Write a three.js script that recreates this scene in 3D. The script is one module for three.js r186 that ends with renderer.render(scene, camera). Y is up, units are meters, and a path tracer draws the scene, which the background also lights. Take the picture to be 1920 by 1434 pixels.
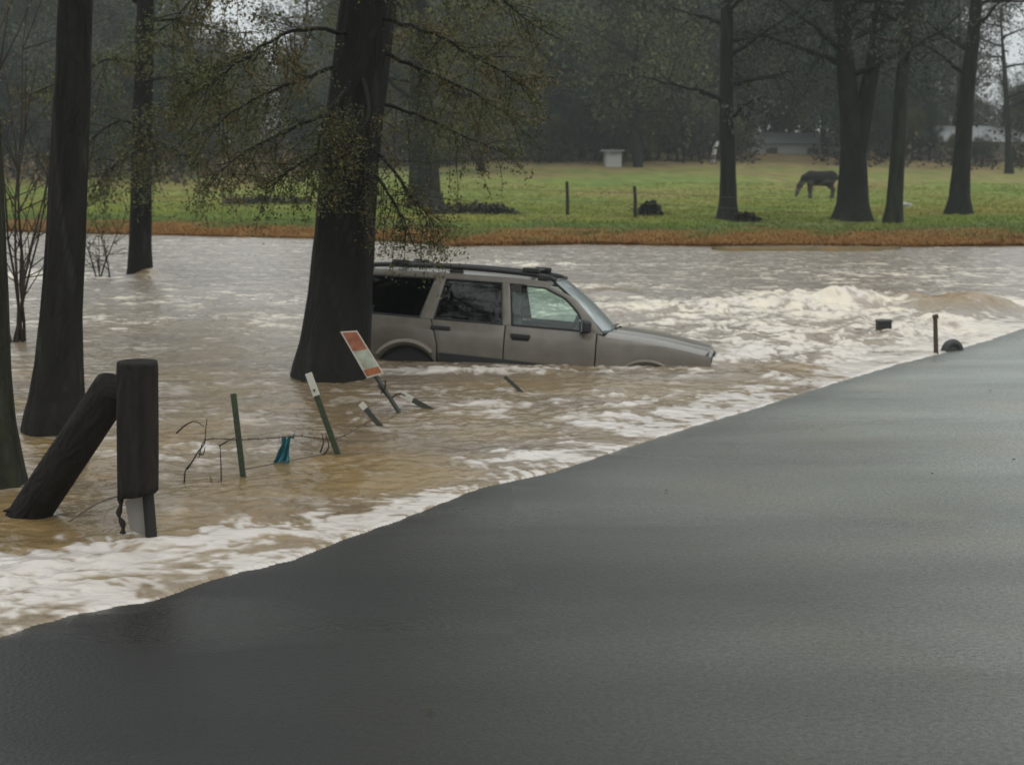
import * as THREE from 'three';
import { mergeGeometries } from 'three/addons/utils/BufferGeometryUtils.js';
import { MarchingCubes } from 'three/addons/objects/MarchingCubes.js';
import { RoundedBoxGeometry } from 'three/addons/geometries/RoundedBoxGeometry.js';

// ---------------------------------------------------------------- camera, sky, sun, exposure
const scene = new THREE.Scene();
const F = 2600, EYE = 2.27, HORIZON = 300, W0 = 1920, H0 = 1434;
const PITCH = Math.atan((H0 / 2 - HORIZON) / F);
const camera = new THREE.PerspectiveCamera(2 * Math.atan(H0 / 2 / F) * 180 / Math.PI, W0 / H0, 0.1, 1500);
camera.position.set(0, EYE, 0);
camera.rotation.x = -PITCH;
camera.focus = 7;
camera.userData.fStop = 4;
const renderer = new THREE.WebGLRenderer({ antialias: true });
renderer.toneMapping = THREE.LinearToneMapping;
renderer.toneMappingExposure = 1.3;
renderer.shadowMap.enabled = true;

// noise -------------------------------------------------------
function rng(seed) { let s = seed >>> 0 || 1; return () => { s = (s + 0x6D2B79F5) | 0; let t = Math.imul(s ^ (s >>> 15), 1 | s); t = (t + Math.imul(t ^ (t >>> 7), 61 | t)) ^ t; return ((t ^ (t >>> 14)) >>> 0) / 4294967296; }; }
const PERM = new Uint8Array(512), GX = new Float32Array(256), GY = new Float32Array(256), GZ = new Float32Array(256);
{ const r = rng(7); const p = [...Array(256).keys()]; for (let i = 255; i > 0; i--) { const j = Math.floor(r() * (i + 1)); [p[i], p[j]] = [p[j], p[i]]; }
  for (let i = 0; i < 512; i++) PERM[i] = p[i & 255];
  for (let i = 0; i < 256; i++) { const a = r() * 6.28318, z = r() * 2 - 1, q = Math.sqrt(1 - z * z); GX[i] = Math.cos(a); GY[i] = Math.sin(a); GZ[i] = z; } }
const fade = (t) => t * t * t * (t * (t * 6 - 15) + 10);
function pn(x, y, per = 256) { // gradient noise, about -0.7..0.7, tiles with the period
  let ix = Math.floor(x), iy = Math.floor(y); const fx = x - ix, fy = y - iy;
  const m = (v) => ((v % per) + per) % per & 255;
  const x0 = m(ix), x1 = m(ix + 1), y0 = m(iy), y1 = m(iy + 1), u = fade(fx), v = fade(fy);
  const g = (a, b, dx, dy) => { const h = PERM[PERM[a] + b]; return GX[h] * dx + GY[h] * dy; };
  const a = g(x0, y0, fx, fy), b = g(x1, y0, fx - 1, fy), c = g(x0, y1, fx, fy - 1), d = g(x1, y1, fx - 1, fy - 1);
  return a + u * (b - a) + v * (c - a + u * (a - b - c + d));
}
function fbm(x, y, oct = 4, per = 256) { let s = 0, a = 1; for (let i = 0; i < oct; i++) { s += a * pn(x + i * 17.3 * (per === 256), y + i * 9.1 * (per === 256), per); x *= 2; y *= 2; a *= 0.5; if (per !== 256) per *= 2; } return s; }
function ridge(x, y, oct = 3) { let s = 0, a = 0.5; for (let i = 0; i < oct; i++) { s += a * (1 - 2 * Math.abs(pn(x + i * 31.7, y + i * 11.9))); x *= 2.03; y *= 2.03; a *= 0.5; } return s; }
const clamp = (v, a = 0, b = 1) => Math.min(b, Math.max(a, v)), sstep = (a, b, x) => { const t = clamp((x - a) / (b - a)); return t * t * (3 - 2 * t); }, lerp = (a, b, t) => a + (b - a) * t;
const mix3 = (a, b, t) => [lerp(a[0], b[0], t), lerp(a[1], b[1], t), lerp(a[2], b[2], t)];
const V = (x, y, z) => new THREE.Vector3(x, y, z);

{ // an even overcast, a little brighter overhead, with soft cloud
  const W = 512, H = 256, d = new Float32Array(W * H * 4);
  for (let r = 0; r < H; r++) { const el = ((r + 0.5) / H - 0.5) * Math.PI, s = Math.max(0, Math.sin(el));
    for (let c = 0; c < W; c++) { const n = fbm(c / W * 8, r / H * 10, 4, 8);
      const l = (0.52 + 0.52 * s) * (1 + 0.16 * n * (0.35 + s)), g = el < 0 ? 0.35 : 1, k = (r * W + c) * 4;
      d[k] = l * 0.955 * g; d[k + 1] = l * 1.0 * g; d[k + 2] = l * 1.02 * g; d[k + 3] = 1; } }
  const t = new THREE.DataTexture(d, W, H, THREE.RGBAFormat, THREE.FloatType);
  t.mapping = THREE.EquirectangularReflectionMapping; t.magFilter = t.minFilter = THREE.LinearFilter; t.wrapS = THREE.RepeatWrapping; t.needsUpdate = true;
  scene.background = t; scene.environment = t;
}
const sun = new THREE.DirectionalLight(new THREE.Color(1, 0.97, 0.92), 0.5);
sun.position.set(30, 70, 12); sun.castShadow = true; sun.shadow.radius = 60;
Object.assign(sun.shadow.camera, { left: -70, right: 70, top: 90, bottom: -90, near: 1, far: 260 });
scene.add(sun); scene.add(sun.target); sun.target.position.set(0, 0, -30);
scene.fog = new THREE.FogExp2(new THREE.Color(0.8, 0.87, 0.84), 0.0008);

// ---------------------------------------------------------------- helpers
const CP = Math.cos(PITCH), SP = Math.sin(PITCH);
function ray(px, py) { const u = (px - W0 / 2) / F, v = (H0 / 2 - py) / F; return V(u, v * CP - SP, -(CP + v * SP)); }
function onY(px, py, y = 0) { const r = ray(px, py); return r.multiplyScalar((y - EYE) / r.y).add(V(0, EYE, 0)); }      // where a sight line meets a level
function onZ(px, py, z) { const r = ray(px, py); return r.multiplyScalar(z / r.z).add(V(0, EYE, 0)); }                   // where it meets the upright plane at z
const used = {};
function numbered(n) { const k = used[n] = (used[n] ?? -1) + 1; return k ? `${n}_${String(k).padStart(3, '0')}` : n; }
function tag(o, label, category, group, kind) { if (label) o.userData.label = label; if (category) o.userData.category = category; if (group) o.userData.group = group; if (kind) o.userData.kind = kind; return o; }
function thing(name, label, category, pos = V(0, 0, 0), group) { const o = new THREE.Group(); o.name = numbered(name); o.position.copy(pos); scene.add(o); return tag(o, label, category, group); }
function part(parent, name, geo, mat, kind) { const m = new THREE.Mesh(geo, mat); m.name = name; m.castShadow = m.receiveShadow = true; parent.add(m); if (kind) m.userData.kind = kind; return m; }
function ground(name, geo, mat, label, kind = 'structure', cat) { const m = new THREE.Mesh(geo, mat); m.name = numbered(name); m.castShadow = m.receiveShadow = true; scene.add(m); return tag(m, label, cat, null, kind); }
class MB { // triangle soup with colours
  constructor() { this.p = []; this.c = []; this.i = []; this.uv = []; }
  v(x, y, z, c, u = 0, w = 0) { this.p.push(x, y, z); if (c) this.c.push(c[0], c[1], c[2]); this.uv.push(u, w); return this.p.length / 3 - 1; }
  tri(a, b, c) { this.i.push(a, b, c); }
  quad(a, b, c, d) { this.i.push(a, b, c, a, c, d); }
  geo() { const g = new THREE.BufferGeometry(); g.setAttribute('position', new THREE.Float32BufferAttribute(this.p, 3)); g.setAttribute('uv', new THREE.Float32BufferAttribute(this.uv, 2)); if (this.c.length) g.setAttribute('color', new THREE.Float32BufferAttribute(this.c, 3)); g.setIndex(this.i); g.computeVertexNormals(); return g; }
}
function gridGeo(nu, nv, fn) { // fn(i, j) -> [x, y, z, color, u, v]
  const P = new Float32Array((nu + 1) * (nv + 1) * 3), C = new Float32Array(P.length), U = new Float32Array((nu + 1) * (nv + 1) * 2), I = new Uint32Array(nu * nv * 6); let k = 0;
  for (let j = 0; j <= nv; j++) for (let i = 0; i <= nu; i++, k++) { const q = fn(i, j); P.set(q.slice(0, 3), k * 3); C.set(q[3] ?? [1, 1, 1], k * 3); U[k * 2] = q[4] ?? q[0]; U[k * 2 + 1] = q[5] ?? q[2]; }
  k = 0; for (let j = 0; j < nv; j++) for (let i = 0; i < nu; i++) { const a = j * (nu + 1) + i, b = a + 1, c = a + nu + 1, d = c + 1; I.set([a, c, b, b, c, d], k); k += 6; }
  const g = new THREE.BufferGeometry(); g.setAttribute('position', new THREE.BufferAttribute(P, 3)); g.setAttribute('color', new THREE.BufferAttribute(C, 3)); g.setAttribute('uv', new THREE.BufferAttribute(U, 2)); g.setIndex(new THREE.BufferAttribute(I, 1)); g.computeVertexNormals(); return g;
}
// a tube along points, with radii, into a builder; bark(angle, along) varies the radius
function tube(mb, pts, radii, seg = 8, bark, color, cap = true, uvs = 1) {
  let N = V(0, 0, 1), len = 0; const rings = [];
  for (let k = 0; k < pts.length; k++) {
    const t = pts[Math.min(k + 1, pts.length - 1)].clone().sub(pts[Math.max(k - 1, 0)]).normalize();
    N = N.clone().addScaledVector(t, -N.dot(t)); if (N.lengthSq() < 1e-6) N = V(1, 0, 0).addScaledVector(t, -t.x); N.normalize();
    const B = t.clone().cross(N); if (k) len += pts[k].distanceTo(pts[k - 1]);
    const ring = [];
    for (let s = 0; s <= seg; s++) { const a = (s % seg) / seg * Math.PI * 2; let r = radii[k]; if (bark) r *= bark(a, len); const ca = Math.cos(a) * r, sa = Math.sin(a) * r;
      ring.push(mb.v(pts[k].x + N.x * ca + B.x * sa, pts[k].y + N.y * ca + B.y * sa, pts[k].z + N.z * ca + B.z * sa, typeof color === 'function' ? color(a, len, pts[k].y) : color, s / seg * radii[0] * 6.28 * uvs, len * uvs)); }
    rings.push(ring);
    if (k) for (let s = 0; s < seg; s++) mb.quad(rings[k - 1][s], rings[k - 1][s + 1], ring[s + 1], ring[s]);
  }
  if (cap) for (const [ring, p, f] of [[rings[0], pts[0], 1], [rings.at(-1), pts.at(-1), 0]]) { const c = mb.v(p.x, p.y, p.z, typeof color === 'function' ? color(0, 0, p.y) : color, 0, 0); for (let s = 0; s < seg; s++) f ? mb.tri(c, ring[s + 1], ring[s]) : mb.tri(c, ring[s], ring[s + 1]); }
}
function tubeGeo(...a) { const mb = new MB(); tube(mb, ...a); return mb.geo(); }
function spline(pts, n) { return new THREE.CatmullRomCurve3(pts).getPoints(n); }
function dataTex(n, fn, { srgb = false, rep = 1 } = {}) { const d = new Uint8Array(n * n * 4); for (let j = 0; j < n; j++) for (let i = 0; i < n; i++) { const q = fn(i / n, j / n), k = (j * n + i) * 4; for (let c = 0; c < 3; c++) d[k + c] = clamp(Array.isArray(q) ? q[c] : q) * 255; d[k + 3] = 255; }
  const t = new THREE.DataTexture(d, n, n); t.wrapS = t.wrapT = THREE.RepeatWrapping; t.magFilter = THREE.LinearFilter; t.minFilter = THREE.LinearMipmapLinearFilter; t.generateMipmaps = true; if (srgb) t.colorSpace = THREE.SRGBColorSpace; t.repeat.set(rep, rep); t.needsUpdate = true; return t; }
const std = (color, roughness = 0.8, o = {}) => new THREE.MeshStandardMaterial({ color: new THREE.Color().setRGB(...color), roughness, side: THREE.DoubleSide, ...o });
const phys = (color, roughness, o = {}) => new THREE.MeshPhysicalMaterial({ color: new THREE.Color().setRGB(...color), roughness, side: THREE.DoubleSide, ...o });

// ---------------------------------------------------------------- materials
const barkBump = dataTex(512, (u, v) => { const w = 0.06 * pn(u * 6, v * 6, 6); const f = Math.abs(pn((u + w) * 14, v * 3 + 3 * w, 14)) * 1.6; const h = pn(u * 24, v * 24, 24); return clamp(0.15 + f * 0.9 + h * 0.22); });
const barkMat = phys([1, 1, 1], 0.9, { specularIntensity: 0.35, vertexColors: true, bumpMap: barkBump, bumpScale: 0.016 });
const twigMat = phys([1, 1, 1], 0.9, { specularIntensity: 0.4, vertexColors: true });
const leafMat = phys([1, 1, 1], 0.8, { specularIntensity: 0.5, vertexColors: true, transmission: 0.3, thickness: 0 });
const farLeafMat = phys([1, 1, 1], 0.9, { vertexColors: true, specularIntensity: 0.4 });
const BARK = [0.016, 0.0145, 0.012];
const barkTone = (seed, k = 1, mossy = 0) => (a, l) => { const n = fbm(a * 1.5 + seed * 7, l * 1.3, 3), q = k * (1 + 0.5 * n); const li = sstep(0.28, 0.5, fbm(Math.cos(a) * 2 + seed, l * 2.2 + Math.sin(a) * 2, 3)); const c = [BARK[0] * q, BARK[1] * q, BARK[2] * q]; return mix3(mix3(c, [0.035, 0.042, 0.02], mossy * clamp(0.5 + n)), [0.05, 0.05, 0.044], li * 0.5); };

// ---------------------------------------------------------------- road edge and shore lines on the ground
const edgePts = [[-1500, 1560], [-700, 1400], [0, 1190], [130, 1150], [290, 1122], [400, 1082], [540, 1050], [650, 1006], [750, 972], [900, 912], [1040, 882], [1170, 838], [1300, 797], [1420, 763], [1560, 718], [1680, 682], [1790, 655], [1860, 634], [1920, 614], [2050, 572], [2200, 532]].map(([x, y]) => { const p = onY(x, y); return [p.x, p.z]; });
edgePts.push([26, -36], [44, -52]); edgePts.unshift([-40, 14]);
function edgeDist(x, z) { // + on the water side, - on the road
  let best = 1e9, side = 1;
  for (let i = 0; i + 1 < edgePts.length; i++) { const [ax, az] = edgePts[i], [bx, bz] = edgePts[i + 1], dx = bx - ax, dz = bz - az, t = clamp(((x - ax) * dx + (z - az) * dz) / (dx * dx + dz * dz)), qx = x - ax - dx * t, qz = z - az - dz * t, d = qx * qx + qz * qz;
    if (d < best - 1e-9) { best = d; side = dx * (z - az) - dz * (x - ax) < 0 ? 1 : -1; } }
  return Math.sqrt(best) * side;
}
const shorePx = [[-900, 430], [-200, 432], [0, 435], [300, 442], [580, 448], [720, 453], [860, 463], [1100, 459], [1340, 463], [1500, 461], [1700, 464], [1920, 462], [2300, 462], [3200, 450]].map(([x, y]) => { const p = onY(x, y); return [p.x, -p.z]; });
function shoreD(x) { if (x <= shorePx[0][0]) return shorePx[0][1]; for (let i = 0; i + 1 < shorePx.length; i++) if (x < shorePx[i + 1][0]) return lerp(shorePx[i][1], shorePx[i + 1][1], (x - shorePx[i][0]) / (shorePx[i + 1][0] - shorePx[i][0])); return shorePx.at(-1)[1]; }
const PROF = [[-6, -0.6], [0, 0], [1.2, 0.1], [3, 0.17], [8, 0.24], [14, 0.3], [28, 0.36], [42, 0.75], [58, 1.7], [72, 2.75], [90, 3.5], [140, 4.6], [400, 6]];
function fieldY(x, d) { const t = d - shoreD(x); let y = PROF.at(-1)[1]; if (t <= PROF[0][0]) y = PROF[0][1]; else for (let i = 0; i + 1 < PROF.length; i++) if (t < PROF[i + 1][0]) { y = lerp(PROF[i][1], PROF[i + 1][1], (t - PROF[i][0]) / (PROF[i + 1][0] - PROF[i][0])); break; }
  return y + 0.05 * fbm(x * 0.25, d * 0.25, 3) * sstep(-1, 6, t) - 0.35 * sstep(8, 40, x - 8) * sstep(20, 70, t); }
function onField(px, py) { const r = ray(px, py); for (let d = 30; d < 200; d += 0.05) { const s = d / -r.z, y = EYE + r.y * s, x = r.x * s; if (y <= fieldY(x, d)) return V(x, fieldY(x, d), -d); } return r.multiplyScalar(120 / -r.z).add(V(0, EYE, 0)); }

// ---------------------------------------------------------------- pasture
{
  const g = gridGeo(420, 420, (i, j) => {
    const d = j < 300 ? 30 + j * 0.13 : 69 + (j - 300) ** 1.75 * 0.075, x = (i / 420 - 0.5) * 2; const X = x * (60 + 1.1 * (d - 30)) + 4 * Math.sign(x) * 0;
    const t = d - shoreD(X), y = fieldY(X, d);
    const n = fbm(X * 0.35, d * 0.35, 4), m = fbm(X * 0.08 + 40, d * 0.11 + 9, 3), h = fbm(X * 1.7, d * 1.7, 3);
    let c = mix3([0.165, 0.225, 0.036], [0.230, 0.235, 0.045], clamp(0.5 + m * 1.2));
    c = mix3(c, [0.25, 0.18, 0.075], sstep(0.12, 0.5, m + 0.35 * n) * 0.7);
    c = mix3(c, [0.075, 0.135, 0.038], (1 - sstep(4, 11, t + n * 5)) * 0.85);                     // lush darker strip along the bank
    c = mix3(c, [0.055, 0.045, 0.03], sstep(0.25, 0.45, n) * (1 - sstep(12, 20, t)) * 0.6);
    c = mix3(c, [0.30, 0.205, 0.095], sstep(47, 66, t + n * 14) * 0.85);                           // dry grass on the rise
    c = mix3(c, [0.25, 0.128, 0.036], (1 - sstep(2.2, 5.2, t + n * 5)) * (0.85 + 0.15 * h));      // flood-combed dead grass at the waterline
    c = mix3(c, [0.07, 0.045, 0.02], (1 - sstep(0.1, 0.7, t)) * 0.6);
    const q = 1 + 0.45 * h; return [X, y, -d, c.map((v) => v * q), X, d];
  });
  const bump = dataTex(512, (u, v) => 0.5 + 0.5 * fbm(u * 16, v * 16, 4, 16));
  ground('pasture', g, std([1, 1, 1], 0.95, { vertexColors: true, bumpMap: Object.assign(bump, {}), bumpScale: 0.08 }), 'green pasture rising to dry grass beyond the flooded river');
  // the muddy grass spit that shows past the bank on the right
  const a = onY(1335, 469), b = onY(1690, 468); const spit = gridGeo(60, 16, (i, j) => { const u = i / 60, v = j / 16 - 0.5, x = lerp(a.x, b.x, u), w = 0.75 * Math.sin(Math.PI * clamp(u)) ** 0.6 * (1 + 0.4 * pn(u * 9, 3)); const z = lerp(a.z, b.z, u) + v * 2 * w, n = fbm(x * 2, z * 2, 3); return [x, -0.08 + 0.16 * (1 - 4 * v * v) + 0.03 * n, z, mix3([0.15, 0.085, 0.022], [0.07, 0.06, 0.02], clamp(0.4 + n)), x, z]; });
  ground('mud_bank', spit, std([1, 1, 1], 0.9, { vertexColors: true }), 'low spit of brown dead grass lying in the water off the right bank');
  // grass tufts
  const mb = new MB(), r = rng(5); for (let k = 0; k < 9; k++) { const a = r() * 6.28, l = 0.08 + r() * 0.1, bx = (r() - 0.5) * 0.1, bz = (r() - 0.5) * 0.1, w = 0.008, s = 0.7 + r() * 0.6; const c = [s, s, s]; const p = mb.v(bx - w * Math.sin(a), 0, bz + w * Math.cos(a), c), q = mb.v(bx + w * Math.sin(a), 0, bz - w * Math.cos(a), c), t = mb.v(bx + Math.cos(a) * l * 0.6, l, bz + Math.sin(a) * l * 0.6, c.map((v) => v * 1.2)); mb.tri(p, q, t); }
  const N = 90000, im = new THREE.InstancedMesh(mb.geo(), twigMat, N); im.name = 'pasture_grass'; const M = new THREE.Matrix4(), Q = new THREE.Quaternion(), col = new THREE.Color(), R = rng(99);
  for (let k = 0; k < N; k++) { const t = 0.2 + R() ** 1.8 * 45, x0 = (R() - 0.5) * 2, sd = 37 + t, x = x0 * sd * 0.62, d = shoreD(x) + t, n = fbm(x * 0.3, d * 0.3, 3), s = (0.5 + R() * 0.8) * (1 + 0.5 * n);
    Q.setFromAxisAngle(V(0, 1, 0), R() * 6.28); M.compose(V(x, fieldY(x, d) - 0.01, -d), Q, V(s * 1.2, s * 0.6, s * 1.2)); im.setMatrixAt(k, M);
    const dead = (1 - sstep(2.2, 5.2, t + n * 5)), m = fbm(x * 0.08 + 40, d * 0.11 + 9, 3); let c = mix3([0.16, 0.215, 0.036], [0.235, 0.225, 0.05], clamp(0.35 + m * 1.4 + R() * 0.3)); c = mix3(c, [0.075, 0.13, 0.035], (1 - sstep(4, 11, t + n * 5)) * 0.8); c = mix3(c, [0.25, 0.130, 0.040], dead); im.setColorAt(k, col.setRGB(...c)); }
  scene.add(tag(im, 'short rough grass over the pasture behind the river', 'grass', null, 'stuff'));
}

// ---------------------------------------------------------------- water
const ellP = (px, py, rx, ry, k) => { const c = onY(px, py), a = onY(px + rx, py), n = onY(px, py + ry), f = onY(px, py - ry); return [c.x, c.z, a.x - c.x, (n.z - f.z) / 2, k]; };
const FOAM = [[80, 1100, 330, 75, 0.95], [330, 1040, 300, 38, 0.75], [-250, 1190, 400, 120, 0.8], [600, 990, 160, 26, 0.5], [830, 930, 160, 22, 0.42], [1040, 858, 170, 24, 0.5], [960, 850, 120, 16, 0.3], [1230, 808, 150, 22, 0.45], [1400, 755, 120, 18, 0.4],
  [1540, 705, 120, 13, 0.45], [1560, 655, 280, 32, 0.62], [1400, 605, 220, 22, 0.5], [1300, 575, 330, 13, 0.62], [1540, 566, 150, 17, 0.95], [1810, 625, 130, 42, 0.95], [1890, 575, 70, 18, 0.8], [1700, 515, 320, 26, 0.22], [1640, 690, 90, 20, 0.55],
  [40, 518, 120, 10, 0.9], [350, 600, 420, 10, 0.24], [400, 560, 300, 12, 0.22], [960, 495, 110, 6, 0.45], [1010, 694, 330, 8, 0.45], [1375, 668, 60, 14, 0.9], [1100, 750, 320, 34, 0.2], [250, 845, 260, 18, 0.22], [270, 520, 40, 5, 0.4], [1080, 540, 200, 8, 0.4], [1400, 790, 200, 30, 0.2], [330, 1000, 200, 8, 0.35]].map((a) => ellP(...a));
const CALM = [[700, 890, 190, 40, 0.5], [440, 935, 170, 34, 0.45], [1490, 695, 130, 13, 0.5], [900, 820, 130, 20, 0.3], [60, 980, 130, 22, 0.4], [10, 1110, 45, 22, 0.5], [320, 985, 40, 30, 0.6], [160, 1057, 60, 8, 0.45], [1805, 579, 85, 11, 1.5], [1690, 566, 34, 10, 1.1], [1150, 547, 48, 6, 1.1], [280, 1085, 60, 9, 0.3], [1130, 720, 200, 14, 0.2], [285, 518, 34, 6, 0.8]].map((a) => ellP(...a));
const HUMP = [[1810, 584, 66, 9, 0.24], [1690, 572, 40, 9, 0.1], [1150, 552, 60, 7, 0.09], [1560, 575, 160, 9, 0.20], [1320, 582, 190, 7, 0.10], [700, 905, 230, 50, 0.05], [430, 950, 190, 40, 0.04], [1490, 700, 130, 14, 0.05], [1890, 582, 60, 10, 0.12], [282, 518, 26, 5, 0.16]].map((a) => ellP(...a));
const ell = (list, x, z) => { let s = 0; for (const [cx, cz, rx, rz, k] of list) { const a = (x - cx) / rx, b = (z - cz) / rz, q = a * a + b * b; if (q < 7) s += k * Math.exp(-q); } return s; };
function waterY(x, z, e = edgeDist(x, z), F = ell(FOAM, x, z)) {
  const far = sstep(24, 40, -z), damp = sstep(0.05, 1.1, e), rough = clamp(F);
  const wx = x + 0.5 * pn(x * 0.4, z * 0.4 + 5), wz = z + 0.4 * pn(x * 0.5 + 9, z * 0.5);
  let y = 0.032 * fbm(wx * 0.75, wz * 1.25, 3) + 0.020 * ridge(wx * 1.9, wz * 2.6, 2) - 0.012 + 0.016 * pn(wx * 5 + wz, wz * 8) + 0.009 * pn(wx * 10 + 2 * wz, wz * 17);
  y *= lerp(0.8, 1.5, far); y += rough * lerp(1, 2.6, sstep(12, 15, -z)) * (0.06 * fbm(wx * 1.6, wz * 1.9, 3) + 0.03 * ridge(wx * 3.7, wz * 4.1, 2));
  const bank = sstep(0, 2.5, shoreD(x) + z);
  return y * (0.12 + 0.88 * damp) * (0.3 + 0.7 * bank) + ell(HUMP, x, z) * damp;
}
{
  const foamNoise = (wx, wz, x, z) => 0.28 * fbm(wx * 1.9 + 4, wz * 2.6, 4) + 0.15 * fbm(wx * 0.8, wz * 1.1, 2) + 0.22 * fbm(wx * 4.2, wz * 6.5 + 3, 2) + 0.14 * ridge(wx * 1.1, wz * 2.1, 3) + 0.16 * ridge(wx * 3.1 + 7, wz * 4.6, 3) + 0.14 * ridge(wx * 5.5 + 2, wz * 9, 2) + 0.18 * fbm(wx * 9, wz * 14, 2) + 0.08 * pn(wx * 16, wz * 24);
  let nMean = 0, nDev = 0; { const r = rng(4), a = []; for (let k = 0; k < 5000; k++) a.push(foamNoise(r() * 40 - 20, r() * 40, 0, 0)); nMean = a.reduce((p, q) => p + q) / a.length; nDev = Math.sqrt(a.reduce((p, q) => p + (q - nMean) ** 2, 0) / a.length); }
  const NA = 900, NR = 900;
  const g = gridGeo(NA, NR, (i, j) => {
    const s = i / NA * 2 - 1, ang = s * (0.40 + 0.75 * Math.abs(s) ** 5), r = 3.6 * Math.pow(62 / 3.6, (j / NR) ** 0.92), x = Math.sin(ang) * r, z = -Math.cos(ang) * r;
    const e = edgeDist(x, z);
    if (e < -0.6) return [x, -0.12, z, [0.2, 0.14, 0.08]];
    const Fr = ell(FOAM, x, z), C = ell(CALM, x, z), y = waterY(x, z, e, Fr);
    const wx = x + 0.35 * fbm(x * 0.9, z * 0.9, 2), wz = z + 0.3 * fbm(x * 1.1 + 20, z * 1.1, 2);
    // lacy streaks, drawn out along the current
    const n = foamNoise(wx, wz, x, z), u = 1 / (1 + Math.exp(-1.7 * (n - nMean) / nDev)), n5 = fbm(wx * 1.9 + 4, wz * 2.6, 2);
    const caps = sstep(0.40, 0.62, fbm(wx * 1.5 + 60, wz * 1.9, 3)) * sstep(16, 19, -z) * (1 - sstep(27, 31, -z)) * 0.5 * (1 - sstep(-3, 3, x + 2));
    const R = clamp(0.06 + Fr * lerp(0.76, 1.0, sstep(11, 14, -z)) - C * 0.9 + Math.max(0, Math.exp(-Math.abs(e) / 0.12) * 0.30 * (0.3 + 1.4 * pn(x * 2.1, z * 2.1) + 0.3)) + caps + 0.22 * (1 - sstep(0.25, 0.9, e)), 0, lerp(0.78, 0.90, sstep(11, 14, -z))), th = 1 - R;
    const thin = sstep(th - 0.30, th + 0.02, u) * clamp(0.25 + R), thick = sstep(th - 0.12, th + 0.24, u), foam = thick;
    const silt = clamp(0.45 + 0.9 * fbm(x * 0.5 + 3, z * 0.7, 3) + C * 0.8);
    let c = mix3([0.135, 0.102, 0.068], [0.225, 0.150, 0.058], silt), vein = clamp(0.5 + 0.55 * fbm(wx * 1.3 + 0.6 * wz, wz * 7.5, 3) + 0.3 * pn(wx * 7, wz * 18));
    c = mix3(c, [0.25, 0.145, 0.05], clamp(C - 0.55) * sstep(14, 18, -z)); c = c.map((v) => v * lerp(0.78, 1.26, vein));
    c = mix3(c, [0.250, 0.218, 0.178].map((v) => v * lerp(0.88, 1.12, vein)), sstep(11, 24, -z) * 0.85 * (1 - clamp(C)));  // distance paling: sky reflected off far ripples, mixed into the water colour
    const warm = clamp(0.5 + n5); c = mix3(c, [0.36, 0.30, 0.225], thin * 0.8); c = mix3(c, mix3([0.58, 0.53, 0.48], [0.72, 0.63, 0.47], sstep(13, 22, -z) * warm), thick * 0.94);
        const yy = y + foam * 0.016 * sstep(0, 0.5, e) * (0.5 + n5); return [x, e < 0 ? -0.02 + y + e * 0.1 : yy, z, c];
  });
  const rip = dataTex(1024, (u, v) => { const w = 0.02 * pn(u * 8, v * 8, 8); return 0.5 + 0.32 * fbm((u + w) * 24, (v - w) * 24, 4, 24) * 1; });
  rip.repeat.set(0.28, 0.34);
  ground('water', g, std([1, 1, 1], 0.24, { vertexColors: true, bumpMap: rip, bumpScale: 0.022 }), 'brown flood water with white foam running over the road');
}

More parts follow.
